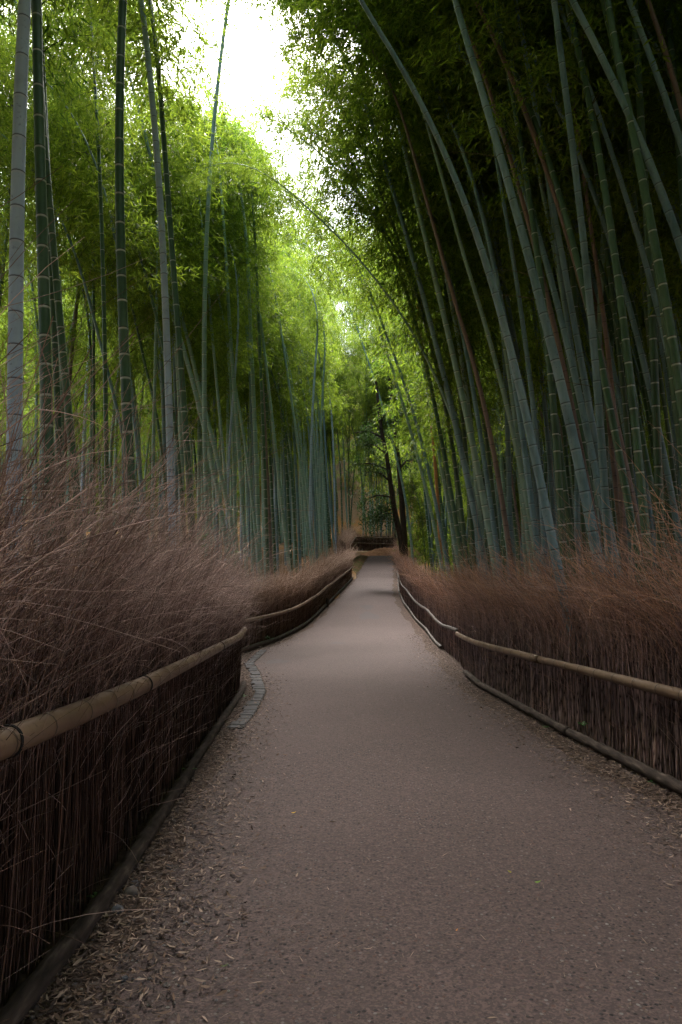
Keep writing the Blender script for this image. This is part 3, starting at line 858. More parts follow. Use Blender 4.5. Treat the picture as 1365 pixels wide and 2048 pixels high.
# ---- the grove beyond, plus unseen bamboo added around the camera for shade
def grove_mass(name, label, pts, rz, scl, young=.2, tall=0.):
    n = len(pts)
    me = bpy.data.meshes.new(name)
    me.from_pydata([tuple(p) for p in pts], [], [])
    a = me.attributes.new('spin', 'FLOAT_VECTOR', 'POINT')
    ang = np.zeros((n, 3), np.float32); ang[:, 2] = rz; ang[:, 1] = np.radians(rng.uniform(0, 3, n))
    a.data.foreach_set('vector', ang.ravel())
    a = me.attributes.new('size', 'FLOAT', 'POINT'); a.data.foreach_set('value', scl.astype(np.float32))
    a = me.attributes.new('sort', 'INT', 'POINT'); a.data.foreach_set('value', np.where((rng.random(n) < young) & (pts[:, 1] > (72 if young > .25 else 30)), rng.integers(NK, NK + 2, n), np.where(rng.random(n) < tall, rng.integers(NK + 2, NK + 4, n), rng.integers(0, NK, n))).astype(np.int32))
    o = link(name, me)
    ng = bpy.data.node_groups.new(name, 'GeometryNodeTree')
    ng.interface.new_socket('Geometry', in_out='INPUT', socket_type='NodeSocketGeometry')
    ng.interface.new_socket('Geometry', in_out='OUTPUT', socket_type='NodeSocketGeometry')
    gi, go = ng.nodes.new('NodeGroupInput'), ng.nodes.new('NodeGroupOutput')
    join = ng.nodes.new('GeometryNodeJoinGeometry')

    def named(nm, ty):
        q = ng.nodes.new('GeometryNodeInputNamedAttribute'); q.data_type = ty; q.inputs['Name'].default_value = nm
        return q.outputs['Attribute']
    spin, size, sort = named('spin', 'FLOAT_VECTOR'), named('size', 'FLOAT'), named('sort', 'INT')
    for k in range(len(KINDS)):
        src = SOURCES[k]
        jj = ng.nodes.new('GeometryNodeJoinGeometry')
        for so in src:
            oi = ng.nodes.new('GeometryNodeObjectInfo'); oi.inputs['Object'].default_value = so; oi.inputs['As Instance'].default_value = True
            ng.links.new(oi.outputs['Geometry'], jj.inputs[0])
        cmp = ng.nodes.new('FunctionNodeCompare'); cmp.data_type = 'INT'; cmp.operation = 'EQUAL'
        ng.links.new(sort, cmp.inputs[2]); cmp.inputs[3].default_value = k
        ins = ng.nodes.new('GeometryNodeInstanceOnPoints')
        ng.links.new(gi.outputs[0], ins.inputs['Points']); ng.links.new(cmp.outputs[0], ins.inputs['Selection'])
        ng.links.new(jj.outputs[0], ins.inputs['Instance'])
        er = ng.nodes.new('FunctionNodeEulerToRotation'); ng.links.new(spin, er.inputs[0])
        ng.links.new(er.outputs[0], ins.inputs['Rotation']); ng.links.new(size, ins.inputs['Scale'])
        ng.links.new(ins.outputs[0], join.inputs[0])
    ng.links.new(join.outputs[0], go.inputs[0])
    md = o.modifiers.new('grove', 'NODES'); md.node_group = ng
    tag(o, label, 'bamboo grove', None, 'stuff')
    return o


SOURCES = []
for K in KINDS:
    cu = next(o for o in COL.objects if o.data is K['culm'])
    fo = next(o for o in COL.objects if o.data is K['fol'])
    SOURCES.append((cu, fo))


def scatter(n, f, dmin):
    out = []
    for _ in range(n * 30):
        if len(out) >= n: break
        x, y = f()
        if x is None or any((x - a) ** 2 + (y - b) ** 2 < dmin * dmin for a, b in out) or not free(x, y, .5): continue
        out.append((x, y))
    return np.array([(x, y, G(x, y) - .08) for x, y in out])


def f_far():
    if rng.random() < .30:
        return rng.uniform(-7, 11), rng.uniform(61, 63.2)
    y = rng.uniform(59.5, 98); x = rng.uniform(-.6 * y - 4, .6 * y + 4)
    return (None, None) if (y < 71 and -9 < x < 13) else (x, y)


def f_left():
    y = rng.uniform(6, 60); x = rng.uniform(-.62 * y - 7, XL(min(y, 41)) - 3.5)
    return x, y


def f_right():
    y = rng.uniform(8, 60); x = XR(y) + 1.7 + rng.exponential(5.5)
    return x, y


def f_back():  # out-of-view bamboo added to darken the near path, partly standing across it
    if rng.random() < .5:
        y = rng.uniform(-36, -7); x = rng.uniform(-13, 13)
        return (None, None) if abs(x) < 2.4 and y > -11 else (x, y)
    if rng.random() < .45:
        y = rng.uniform(1, 10); s = rng.choice([-1, 1])
        return s * (.56 * y + 2.6 + rng.uniform(0, 9)), y
    y = rng.uniform(-14, 1.5); s = rng.choice([-1, 1])
    x = rng.uniform(2.6, 11) * s + (.6 if s > 0 else -.6)
    return x, y


for nm, lab, n, f, d, rz, rs in (('distant_bamboo_grove', 'dense wall of distant bamboo beyond the far brush fence at the end of the path', 640, f_far, .5, 90, 180),
                                 ('deep_bamboo_grove', 'unbroken mass of bamboo filling the depth of the left grove', 150, f_left, 1.3, 120, 90),
                                 ('shaded_bamboo_grove', 'dark unbroken mass of bamboo filling the depth of the right grove', 640, f_right, .8, 180, 50),
                                 ('overhanging_bamboo_grove', 'unseen bamboo added around and behind the viewpoint to shade the near path', 420, f_back, .5, 0, 0)):
    pts = scatter(n, f, d)
    if nm.startswith('over'):
        ang = np.where(pts[:, 0] > 0, 180., 0.) + rng.uniform(-35, 35, len(pts))
    else:
        ang = rz + rng.uniform(-rs, rs, len(pts))
    for i_, q_ in enumerate(pts):
        for _ in range(8):
            if intrusion(spun(KINDS[0]['pts'], math.radians(ang[i_]), 1.2, q_)) < .02: break
            ang[i_] = rng.uniform(0, 360)
    grove_mass(nm, lab, pts, np.radians(ang), rng.uniform(.85, 1.12, len(pts)) * (1.12 if nm[0] == 's' else 1.) * np.interp(pts[:, 1], [30, 40, 60], [1, 1.2, 1.3]), {'d': .45, 's': .15, 'o': 0}[nm[0]], .75 if nm[0] == 's' else 0.)


# ------------------------------------------------------------------ brush fences
def line_at(poly, zoff=None):
    p = np.array([(x, y, 0.) for y, x in poly])
    p = smooth_line(p, 160, 4)
    return p


def brush(name, poly, side, h, thick, dens, ntw, rs, lean, along, strays, parent, m, core=90, twl=(.25, .6), zbase=None, hvar=.16, shear0=.95, low_bits=30, reeds=0):
    p = line_at(poly)
    s = np.concatenate([[0], np.cumsum(np.linalg.norm(np.diff(p, axis=0), axis=1))]); L = s[-1]
    tg = unit(np.gradient(p, axis=0)); nr = np.stack([tg[:, 1], -tg[:, 0], 0 * tg[:, 0]], 1) * side
    at = lambda q, arr: np.stack([np.interp(q, s, arr[:, k]) for k in range(3)], 1)
    V, Q, C = [], [], []
    off = 0

    def add(v, q, c):
        nonlocal off
        V.append(v); Q.append(q + off); C.append(c); off += len(v)

    def gz(xy):
        return g(xy[:, 1]) if zbase is None else np.full(len(xy), zbase) + (g(xy[:, 1]) - g(np.full(len(xy), p[:, 1].mean())))
    # 1) stems
    n = int(L * dens)
    q = rng.uniform(0, L, n)
    b = at(q, p); N = unit(at(q, nr)); T = unit(at(q, tg))
    u = rng.uniform(0, 1, n) ** 1.2 * thick
    b = b - N * u[:, None]; b[:, 2] = gz(b) - .03
    hh = (h(b[:, 1]) if callable(h) else np.full(n, h)) * rng.normal(1, hvar, n) * (.82 + .2 * rng.random(n))
    st = rng.random(n) < strays
    hh = np.where(st, hh * rng.uniform(1.08, 1.3, n), hh)
    clump = .5 + .5 * np.sin(q * 5.1 + 2 * np.sin(q * 1.7))
    hh *= .93 + .12 * clump
    K = 8
    tt = np.linspace(0, 1, K)[None, :]
    zz = hh[:, None] * tt
    over = np.maximum(zz - shear0, 0)
    lf = (lean + rng.normal(0, .19, n) + .12 * np.sin(q * 3.3))[:, None]; af = (along + rng.normal(0, .19, n) + .14 * np.sin(q * 4.1 + 1))[:, None]
    lf = np.where(st[:, None], lf * .25, lf); af = np.where(st[:, None], af * .22, af)
    wob = np.cumsum(rng.normal(0, .008, (n, K, 3)), axis=1)
    sp0 = rng.normal(0, .05, (n, 1)); 
    pts = b[:, None, :] + np.stack([0 * zz, 0 * zz, zz], -1) + N[:, None] * (lf * over ** 1.4)[..., None] + T[:, None] * (af * over ** 1.3 + sp0 * zz)[..., None] + wob
    pts[..., 2] -= (np.abs(lf) * .25 + np.abs(af) * .2) * over ** 1.6
    r = rs * (rng.uniform(.6, 1.3, n) * np.where(st, .62, 1))[:, None] * np.linspace(1, .35, K)[None]
    v, f = tubes(pts, r, 3)
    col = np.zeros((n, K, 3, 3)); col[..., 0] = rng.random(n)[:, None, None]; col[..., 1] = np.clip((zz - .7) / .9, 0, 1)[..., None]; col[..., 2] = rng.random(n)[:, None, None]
    add(v, f, col.reshape(-1, 3))
    # 2) fine twigs on the upper half
    m_ = n * ntw
    ii = np.repeat(np.arange(n), ntw)
    w = rng.uniform(.42, 1.0, m_) ** .9
    kf = w * (K - 1); k0 = np.minimum(kf.astype(int), K - 2); fr = (kf - k0)[:, None]
    sp = pts[ii, k0] * (1 - fr) + pts[ii, k0 + 1] * fr
    td = unit(pts[ii, k0 + 1] - pts[ii, k0])
    ln = rng.uniform(twl[0], twl[1], m_) * (.6 + .4 * w)
    hi = np.clip((sp[:, 2:3] - g(sp[:, 1])[:, None] - .9) * 2, 0, 1)
    d = unit(td + rng.normal(0, .36, (m_, 3)) + hi * (N[ii] * .25 * np.sign(lean + 1e-6) + T[ii] * .2 * np.sign(along + 1e-6)))
    K2 = 5
    t2 = np.linspace(0, 1, K2)[None, :, None]
    tp = sp[:, None] + ln[:, None, None] * (t2 * d[:, None] + t2 ** 2 * (rng.normal(0, .24, (m_, 1, 3)) + np.array([0, 0, -.04])))
    tr = rs * .37 * rng.uniform(.6, 1.2, m_)[:, None] * np.linspace(1, .4, K2)[None]
    v, f = tubes(tp, tr, 3)
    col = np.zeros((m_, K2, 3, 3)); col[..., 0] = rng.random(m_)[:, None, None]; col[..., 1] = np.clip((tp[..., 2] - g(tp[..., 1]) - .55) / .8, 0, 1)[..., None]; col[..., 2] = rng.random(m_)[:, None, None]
    add(v, f, col.reshape(-1, 3))
    # 3) packed core stalks that close the fence
    n = int(L * core)
    q = rng.uniform(0, L, n); b = at(q, p); N = unit(at(q, nr)); T = unit(at(q, tg))
    b = b - N * (thick * rng.uniform(.35, .8, n))[:, None]; b[:, 2] = gz(b) - .03
    hh = (h(b[:, 1]) if callable(h) else np.full(n, h)) * rng.uniform(.55, .82, n)
    zz = hh[:, None] * np.linspace(0, 1, 4)[None]
    pts = b[:, None] + np.stack([0 * zz, 0 * zz, zz], -1) + T[:, None] * (rng.normal(0, .06, (n, 1)) * zz)[..., None]
    v, f = tubes(pts, np.full((n, 4), rs * 1.9), 3)
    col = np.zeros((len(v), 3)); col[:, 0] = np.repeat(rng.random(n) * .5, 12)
    add(v, f, col)
    # 4) bits that stick out of the face low down
    n = int(L * low_bits)
    if n:
        q = rng.uniform(0, L, n); b = at(q, p); N = unit(at(q, nr)); T = unit(at(q, tg))
        b[:, 2] = gz(b) + rng.uniform(.1, 1.1, n)
        d = unit(N * rng.uniform(.1, .75, n)[:, None] + T * rng.normal(.2, .5, n)[:, None] + np.array([0, 0, 1.]) * rng.uniform(.1, 1.3, n)[:, None])
        ln = rng.uniform(.12, .5, n)
        tp = b[:, None] - N[:, None] * .02 + ln[:, None, None] * (t2 * d[:, None] + t2 ** 2 * rng.normal(0, .2, (n, 1, 3)))
        v, f = tubes(tp, rs * .4 * np.linspace(1, .4, K2)[None] * np.ones((n, 1)), 3)
        col = np.zeros((n, K2, 3, 3)); col[..., 0] = rng.random(n)[:, None, None]; col[..., 1] = .7; col[..., 2] = rng.random(n)[:, None, None]
        add(v, f, col.reshape(-1, 3))
    # 5) thicker jointed reeds on the face
    n = int(L * reeds)
    if n:
        q = rng.uniform(0, L, n); b = at(q, p); N = unit(at(q, nr)); T = unit(at(q, tg))
        b = b - N * rng.uniform(0, .05, n)[:, None]; b[:, 2] = gz(b) - .02
        hh = rng.uniform(.8, 1.35, n); KK = 22
        tz = np.linspace(0, 1, KK)[None]
        zz = hh[:, None] * tz
        pts = b[:, None] + np.stack([0 * zz, 0 * zz, zz], -1) + T[:, None] * (rng.normal(.05, .09, (n, 1)) * zz)[..., None] - N[:, None] * (.06 * zz)[..., None]
        joint = ((np.arange(KK)[None] + rng.integers(0, 4, n)[:, None]) % 4 == 0)
        rr = rng.uniform(.004, .0075, n)[:, None] * np.where(joint, 1.35, 1.)
        v, f = tubes(pts, rr, 5)
        col = np.zeros((n, KK, 5, 3)); col[..., 0] = np.where(joint, 0, rng.uniform(.45, 1, n)[:, None])[..., None]; col[..., 1] = np.where(joint, 0, rng.uniform(.1, .7, n)[:, None])[..., None]; col[..., 2] = rng.random(n)[:, None, None] * .4
        add(v, f, col.reshape(-1, 3))
    o = link('brush', mesh_np('brush', np.concatenate(V), [np.concatenate(Q)], np.concatenate(C)), [m], parent)
    o['kind'] = 'stuff'
    return o


def pole(name, pts, r, m, parent, taper=.85, gap=.33, sides=14, n=120, it=2):
    p = smooth_line(np.array(pts, float), n, it)
    o = link(name, culm_mesh(name, p, r, r * taper, gap, gap * .95, sides=sides, ridge=.6), [m], parent)
    return o, p


def log(name, pts, r, parent, n=90):
    p = smooth_line(np.array(pts, float), n, 3)
    K = len(p)
    rr = r * (1 + .07 * np.sin(np.arange(K) * .7) + .05 * np.sin(np.arange(K) * 1.9))
    v, q = tubes(p[None], rr[None], 12)
    v = v + rng.normal(0, r * .025, v.shape)
    ends = [np.arange(12)[None, ::-1], (np.arange(12) + (K - 1) * 12)[None]]
    return link(name, mesh_np(name, v, [q] + ends), [M['log']], parent)


def ties(p, r, ys, parent, axis=1):
    for y in ys:
        i = int(np.argmin(np.abs(p[:, axis] - y)))
        i = min(max(i, 1), len(p) - 2)
        t = unit(p[i + 1] - p[i - 1]); c = p[i]
        a = unit(np.cross(t, [0, 0, 1.])); b = np.cross(t, a)
        ang = np.linspace(0, 2 * math.pi, 25)
        rr = r * 1.06
        loop = c + rr * (np.cos(ang)[:, None] * a + np.sin(ang)[:, None] * b) + t * (.012 * np.sin(ang * .5))[:, None]
        vs, qs = tubes(np.stack([loop, loop + t * .009]), np.full((2, 25), .003), 6)
        link('tie', mesh_np('tie', vs, [qs]), [M['tie']], parent)


def on(poly, ys, dx, zf):
    a = np.array(poly)
    return [(float(np.interp(y, a[:, 0], a[:, 1])) + dx, y, float(zf(y))) for y in ys]


def fence(label, name='brush_fence', loc=(0, 0, 0)):
    e = empty(name, loc)
    return tag(e, label, 'fence', 'brush fences along the path')


hA = lambda y: np.interp(y, [-4, 1.5, 2.6, 4, 6, 9, 11], [1.75, 1.8, 1.88, 1.84, 1.66, 1.5, 1.3])
fA = fence('tall dry brush fence with a thick tan bamboo rail, filling the near left')
brush('brush', LA[1:] if False else np.vstack([[(1.0, -1.19)], LA[1:]]), 1, hA, .42, 330, 6, .0043, .12, .22, .035, fA, M['brush_left'], core=170, low_bits=55)
o, p = pole('rail', on(LA, [.2, 1, 2, 3, 4, 5, 6, 7, 8, 9, 9.8, 10.4], .045, lambda y: np.interp(y, [1, 2.5, 4, 6.5, 9, 10.4], [.95, .93, .88, .82, .775, .79])), .051, M['rail'], fA, taper=.8)
ties(p, .05, [2.38, 4.0, 7.2], o)
log('base_log', on(LA, [.5, 1.5, 2.4, 2.95], .06, lambda y: .02), .043, fA)
log('base_log', on(LA, [2.9, 3.6, 4.5, 5.5], .07, lambda y: .022), .041, fA)
log('base_log', on(LA, [5.4, 6.6, 8, 9.3, 10.2], .06, lambda y: .025), .038, fA)

fB = fence('fluffy pale brush fence with two thin rails curving along the left side further on')
brush('brush', LB, 1, 1.62, .5, 130, 4, .0075, .22, .12, .03, fB, M['brush_far'], core=110, twl=(.25, .5), low_bits=25)
ysB = list(np.linspace(14.2, 41, 24))
o, p = pole('rail', on(LB, ysB, .06, lambda y: g(y) + np.interp(y, [14, 17, 25, 41], [.66, .66, .66, .72]) + .012 * math.sin(y * 1.3)), .045, M['rail'], fB, n=200)
ties(p, .044, [18, 22, 27, 33], o)
o, p = pole('rail', on(LB, ysB, .07, lambda y: g(y) + .07 + .012 * math.sin(y * 1.7)), .045, M['rail_grey'], fB, n=200)

fC = fence('tall brush tuft fence on the mossy bank at the bend, left of the path end')
brush('brush', LC, 1, 1.75, .6, 85, 4, .013, .25, .2, .06, fC, M['brush_far'], core=80, twl=(.3, .6), zbase=float(g(50)) + .55, low_bits=6)
pole('rail', [(.62, 46.5, g(46.5) + 1.3), (.68, 49, g(49) + 1.5), (1.02, 52, g(52) + 1.75), (1.2, 54, g(54) + 1.75)], .045, M['rail'], fC)
pole('rail', [(.62, 46.5, g(46.5) + .8), (.68, 49, g(49) + .95), (1.02, 52, g(52) + 1.2), (1.2, 54, g(54) + 1.2)], .045, M['rail'], fC)

fD = fence('low dark brush fence with two level rails closing off the end of the path')
brush('brush', [(59.4, 1.0), (60.0, 3.0), (60.2, 5.2), (60.1, 7.5)], 1, 1.6, .5, 90, 4, .012, .05, .0, .02, fD, M['brush_far'], core=90, zbase=float(g(60)) + .12, low_bits=6)
zD = float(g(60)) + .12
pole('rail', [(1.0, 59.3, zD + 1.12), (3, 59.9, zD + 1.1), (4.9, 60.05, zD + 1.06)], .05, M['rail'], fD)
pole('rail', [(1.0, 59.3, zD + .62), (3, 59.9, zD + .6), (4.9, 60.05, zD + .52)], .05, M['rail'], fD)
pole('post', [(4.75, 59.9, zD - .2), (4.75, 59.9, zD + .6), (4.75, 59.9, zD + 1.45)], .07, M['rail_grey'], fD)

hR = lambda y: np.interp(y, [-4, 3.5, 4.8, 6.8, 10, 12.6], [1.7, 1.7, 1.66, 1.58, 1.52, 1.5])
fR = fence('dry reed brush fence with a smooth tan rail, right of the near path')
brush('brush', np.vstack([[(3.0, 2.5)], RA[2:]]), -1, hR, .42, 280, 4, .0048, .30, .25, .05, fR, M['brush_right'], core=150, low_bits=25, reeds=120)
o, p = pole('rail', on(RA, [1.6, 3, 4.0, 4.85, 5.8, 6.8, 7.5], -.05, lambda y: np.interp(y, [3, 4.85, 6.8, 9.9, 12.6], [.70, .69, .67, .60, .575])), .047, M['rail'], fR, taper=.75)
o, p = pole('rail', on(RA, [7.45, 8.3, 9.3, 10.4, 11.4, 12.5], -.065, lambda y: np.interp(y, [3, 4.85, 6.8, 9.9, 12.6], [.70, .69, .67, .61, .575])), .043, M['rail'], fR, taper=.9)
log('base_log', on(RA, [2.0, 3.4, 4.85, 5.8, 6.75], -.06, lambda y: .05), .045, fR)
log('base_log', on(RA, [6.7, 7.6, 8.6, 9.9, 11.2], -.07, lambda y: .055), .042, fR)

fS = fence('brown brush fence with thin wavy grey rails on the right further on')
brush('brush', RB, -1, 1.45, .5, 120, 4, .0075, .32, .2, .03, fS, M['brush_right'], core=100, twl=(.25, .5), low_bits=15)
ysR = list(np.linspace(12.7, 53, 34))
pole('rail', on(RB, ysR, -.06, lambda y: g(y) + .585 + .03 * math.sin(y * 1.1)), .036, M['rail_grey'], fS, n=260, it=1)
pole('rail', on(RB, [15.4] + [y for y in ysR if y > 16], -.07, lambda y: g(y) + .06 + .02 * math.sin(y * 1.4)), .036, M['rail_grey'], fS, n=260, it=1)


# ------------------------------------------------------------------ litter, stones, weeds
def leaf_shapes(pos, yaw, ln, wd, col, curl, tilt):
    n = len(pos)
    d = np.stack([np.cos(yaw), np.sin(yaw), tilt], 1); d = unit(d)
    s = unit(np.cross(d, np.stack([rng.normal(0, .35, n), rng.normal(0, .35, n), np.ones(n)], 1)))
    up = np.cross(s, d)
    ts, ws = [0, .3, .65, 1.], [.15, 1., .75, .05]
    rows = []
    for t, w in zip(ts, ws):
        c = pos + d * (ln * (t - .5))[:, None] + up * (curl * ln * (t - .5) ** 2)[:, None]
        rows += [c + s * (wd * w)[:, None], c - s * (wd * w)[:, None]]
    v = np.stack(rows, 1).reshape(-1, 3)
    i = np.arange(n)[:, None] * 8
    q = np.concatenate([np.concatenate([i + a, i + a + 1, i + a + 3, i + a + 2], 1) for a in (0, 2, 4)])
    return v, q, np.repeat(col, 8, axis=0)


def litter():
    n = 46000
    side = rng.random(n) < .5
    y = 1.4 + 17 * rng.random(n) ** 1.7
    e = np.abs(rng.normal(0, .27, n)) * np.where(side, 1.0, 1.15)
    x = np.where(side, XL(y) + .04 + e, XR(y) - .04 - e)
    n2 = 6500
    y2 = 1.6 + 13 * rng.random(n2) ** 1.6; x2 = XL(y2) + (XR(y2) - XL(y2)) * rng.random(n2)
    x = np.concatenate([x, x2]); y = np.concatenate([y, y2])
    N = n + n2
    big = np.concatenate([np.ones(n), np.zeros(n2)])
    z = path_z(x, y) + rng.uniform(.002, .022, N) * (.3 + .7 * big) + .004
    ln = np.where(big > 0, rng.uniform(.016, .055, N), rng.uniform(.010, .045, N))
    wd = ln * np.where(big > 0, rng.uniform(.05, .13, N), rng.uniform(.02, .05, N))
    pal = np.array([(.15, .097, .070), (.10, .062, .046), (.05, .031, .024), (.25, .175, .132), (.125, .073, .048), (.08, .056, .048)])
    col = pal[rng.integers(0, 6, N)] * rng.uniform(.7, 1.15, (N, 1))
    v, q, c = leaf_shapes(np.stack([x, y, z], 1), rng.uniform(0, 6.28, N), ln, wd, col, rng.normal(.2, .35, N), rng.normal(0, .14, N))
    o = link('leaf_litter', mesh_np('leaf_litter', v, [q], c), [M['litter']])
    tag(o, 'drifts of dry tan bamboo leaves along both edges of the path', 'leaf litter', None, 'stuff')
    # loose gravel bits
    n = 5200
    y = 1.4 + 8 * rng.random(n) ** 1.5
    left = rng.random(n) < .62
    e = np.abs(rng.normal(0, .34, n))
    x = np.where(left, XL(y) + .1 + e, XR(y) - .1 - e)
    mid = rng.random(n) < .35
    x = np.where(mid, XL(y) + (XR(y) - XL(y)) * rng.random(n), x)
    r = rng.uniform(.0025, .008, n) * np.where(rng.random(n) < .05, 2.0, 1) * np.where(mid, .6, 1)
    z = path_z(x, y) + r * .3
    oct_ = np.array([(1, 0, 0), (.31, .95, 0), (-.81, .59, 0), (-.81, -.59, 0), (.31, -.95, 0), (0, 0, .7)])
    v = (np.stack([x, y, z], 1)[:, None] + oct_[None] * r[:, None, None] * rng.uniform(.7, 1.3, (n, 6, 3)))
    i = np.arange(n)[:, None] * 6
    f = np.concatenate([np.concatenate([i + a, i + (a + 1) % 5, i + 5], 1) for a in range(5)])
    pal = np.array([(.1, .09, .09), (.14, .11, .095), (.06, .057, .062), (.2, .18, .165), (.1, .06, .045)])
    c = np.repeat(pal[rng.integers(0, 5, n)] * rng.uniform(.7, 1.2, (n, 1)), 6, axis=0)
    o = link('gravel', mesh_np('gravel', v.reshape(-1, 3), [f], c, smooth=False), [M['litter']])
    tag(o, 'loose grey and tan gravel bits scattered over the path edges', 'gravel', None, 'stuff')


litter()


def ground_at(px, py):
    lo, hi = 1.2, 58.
    for _ in range(60):
        Y = (lo + hi) / 2
        w = P(px, py, Y)
        if w[2] > path_z(np.array([w[0]]), np.array([Y]))[0]: lo = Y
        else: hi = Y
    return P(px, py, Y)


import bmesh


def stone(label, px, py, w, h, m, seed):
    bm = bmesh.new(); bmesh.ops.create_icosphere(bm, subdivisions=3, radius=1.)
    r2 = np.random.default_rng(seed); k = r2.normal(0, 1, (5, 3)); ph = r2.uniform(0, 6, 5)
    for v in bm.verts:
        c = np.array(v.co); f = 1 + .07 * sum(math.sin(2.2 * k[i].dot(c) + ph[i]) for i in range(5))
        v.co = Vector((c * f * np.array([w, w * .8, h])).tolist())
    me = bpy.data.meshes.new('stone'); bm.to_mesh(me); bm.free()
    for p_ in me.polygons: p_.use_smooth = True
    c = ground_at(px, py)
    o = link('stone', me, [m]); o.location = Vector((c + np.array([0, 0, h * .45])).tolist()); o.rotation_euler = (0, 0, seed)
    tag(o, label, 'stone', 'stones beside the left base log')


stone('rounded tan stone with a flat top, largest of those beside the left base log', 262, 1792, .036, .028, M['stone'], 3)
stone('dark flat oval stone just below the large tan one', 236, 1822, .034, .016, M['slate_stone'], 5)
stone('bluish stone tucked behind the large tan one', 268, 1770, .026, .016, M['slate_stone'], 8)
stone('small pale upright stone below the dark flat one', 231, 1856, .011, .011, M['kerb'], 11)
stone('small pinkish stone right of the small pale upright one', 288, 1866, .015, .013, M['stone'], 13)
stone('flat bluish pebble among leaves in the near left litter', 249, 1960, .016, .008, M['slate_stone'], 17)
stone('squarish grey stone at the litter edge above the large tan stone', 340, 1736, .022, .014, M['slate_stone'], 19)


def sprig(name, label, c, nl, ln, spread, group=None, stemh=.06, m=None, wide=.28):
    e = empty(name, c)
    tag(e, label, 'plant', group)
    az = np.arange(nl) * 2.4 + rng.uniform(0, 6)
    hs = stemh * rng.uniform(.4, 1., nl)
    d = np.stack([np.cos(az) * spread, np.sin(az) * spread, rng.uniform(.15, .6, nl)], 1); d = unit(d)
    pos = np.stack([0 * az, 0 * az, hs], 1) + d * ln * .6 * 1
    L_ = ln * rng.uniform(.7, 1.2, nl)
    ts, ws = [0, .2, .5, .8, 1.], [.12, .75, 1., .6, .02]
    side = unit(np.cross(d, np.array([0, 0, 1.]))); up = np.cross(side, d)
    rows = []
    for t, w in zip(ts, ws):
        cc = pos + d * (L_ * (t - .3))[:, None] - np.array([0, 0, 1.]) * (L_ * .35 * t * t)[:, None]
        rows += [cc + side * (L_ * wide * w)[:, None] + up * (L_ * .05 * w)[:, None], cc - side * (L_ * wide * w)[:, None] + up * (L_ * .05 * w)[:, None]]
    v = np.stack(rows, 1).reshape(-1, 3); i = np.arange(nl)[:, None] * 10
    q = np.concatenate([np.concatenate([i + a, i + a + 1, i + a + 3, i + a + 2], 1) for a in (0, 2, 4, 6)])
    col = np.repeat(rng.random((nl, 1)) * np.ones((1, 3)), 10, axis=0)
    link('leaves', mesh_np('leaves', v, [q], col), [M['weed']], e)
    st = np.stack([np.tile([0, 0, -.02], (nl, 1)), np.stack([0 * az, 0 * az, hs * .8], 1), pos - d * (L_ * .3)[:, None]], 1)
    v, q = tubes(st, np.full((nl, 3), max(.0012, ln * .018)), 4)
    link('stem', mesh_np('stem', v, [q], np.full((len(v), 3), .3)), [M['weed']], e)
    return e


WG = 'weeds sprouting along the fences'
sprig('weed', 'bright green weed in front of the far left rail end', ground_at(537, 1288), 9, .15, .8, WG, .16)
sprig('weed', 'small weed at the left base log where the setts begin', ground_at(462, 1392), 6, .09, .9, WG, .08)
sprig('weed', 'tiny weed on the litter right of the left base log', ground_at(486, 1396), 6, .06, .9, WG, .03)
sprig('weed', 'dim weed growing from the leaf drift beside the left base log', ground_at(378, 1552), 7, .055, .9, WG, .04)
sprig('weed', 'dark weed against the near left base log by the stones', ground_at(192, 1808), 6, .035, .9, WG, .04)
w_ = P(1170, 1455, 5.95); w_[0] -= .02
sprig('weed', 'small round leaved weed poking through the right reeds', w_, 6, .05, .9, WG, .03)
sprig('weed', 'tiny weed in the right leaf drift below the base log joint', ground_at(1093, 1458), 6, .05, .9, WG, .02)
sprig('weed', 'tiny bright weed below the right base log', ground_at(1238, 1530), 5, .025, .9, WG, .015)
sprig('weed', 'tiny dark weed in the drift nearest the right edge', ground_at(1304, 1568), 5, .025, .9, WG, .015)
for k, (px, py, Y, lab) in enumerate(((402, 1080, 10.6, 'broad leaved green shrub behind the left fence beside the slender jointed bamboo'), (470, 1115, 12.2, 'low broad leaved shrub at the foot of the slanted stems'), (372, 1095, 9.8, 'dark broad leaved shrub left of the green one behind the left fence'))):
    w_ = P(px, py, Y); z0 = float(g(Y)); hgt = w_[2] - z0
    sprig('shrub', lab, (w_[0], Y, z0), 34, .2, .95, 'shrubs behind the left fence', hgt * 1.05, wide=.24)


def fallen(label, px, py, ln, col, yaw):
    c = ground_at(px, py) + np.array([0, 0, .012])
    v, q, cc = leaf_shapes(np.zeros((1, 3)), np.array([yaw]), np.array([ln]), np.array([ln * .16]), np.array([col]), np.array([.5]), np.array([.08]))
    o = link('fallen_leaf', mesh_np('fallen_leaf', v, [q], cc), [M['litter']]); o.location = Vector(c.tolist())
    tag(o, label, 'leaf', 'single leaves fallen on the path')


fallen('yellow fallen leaf on the left half of the path', 588, 1629, .035, (.45, .27, .02), .4)
fallen('green fallen leaf on the near right of the path', 1076, 1769, .035, (.12, .2, .03), .3)
fallen('yellow-green fallen leaf left of the green one', 1020, 1748, .026, (.25, .22, .04), 2.2)
fallen('dark green fallen leaf near the bottom left of the path', 450, 1938, .032, (.06, .08, .02), .5)
fallen('ochre fallen leaf by the right leaf drift', 1140, 1524, .045, (.36, .22, .02), .3)
fallen('orange fallen leaf low on the path right of the middle', 914, 1866, .02, (.4, .16, .04), 1.)


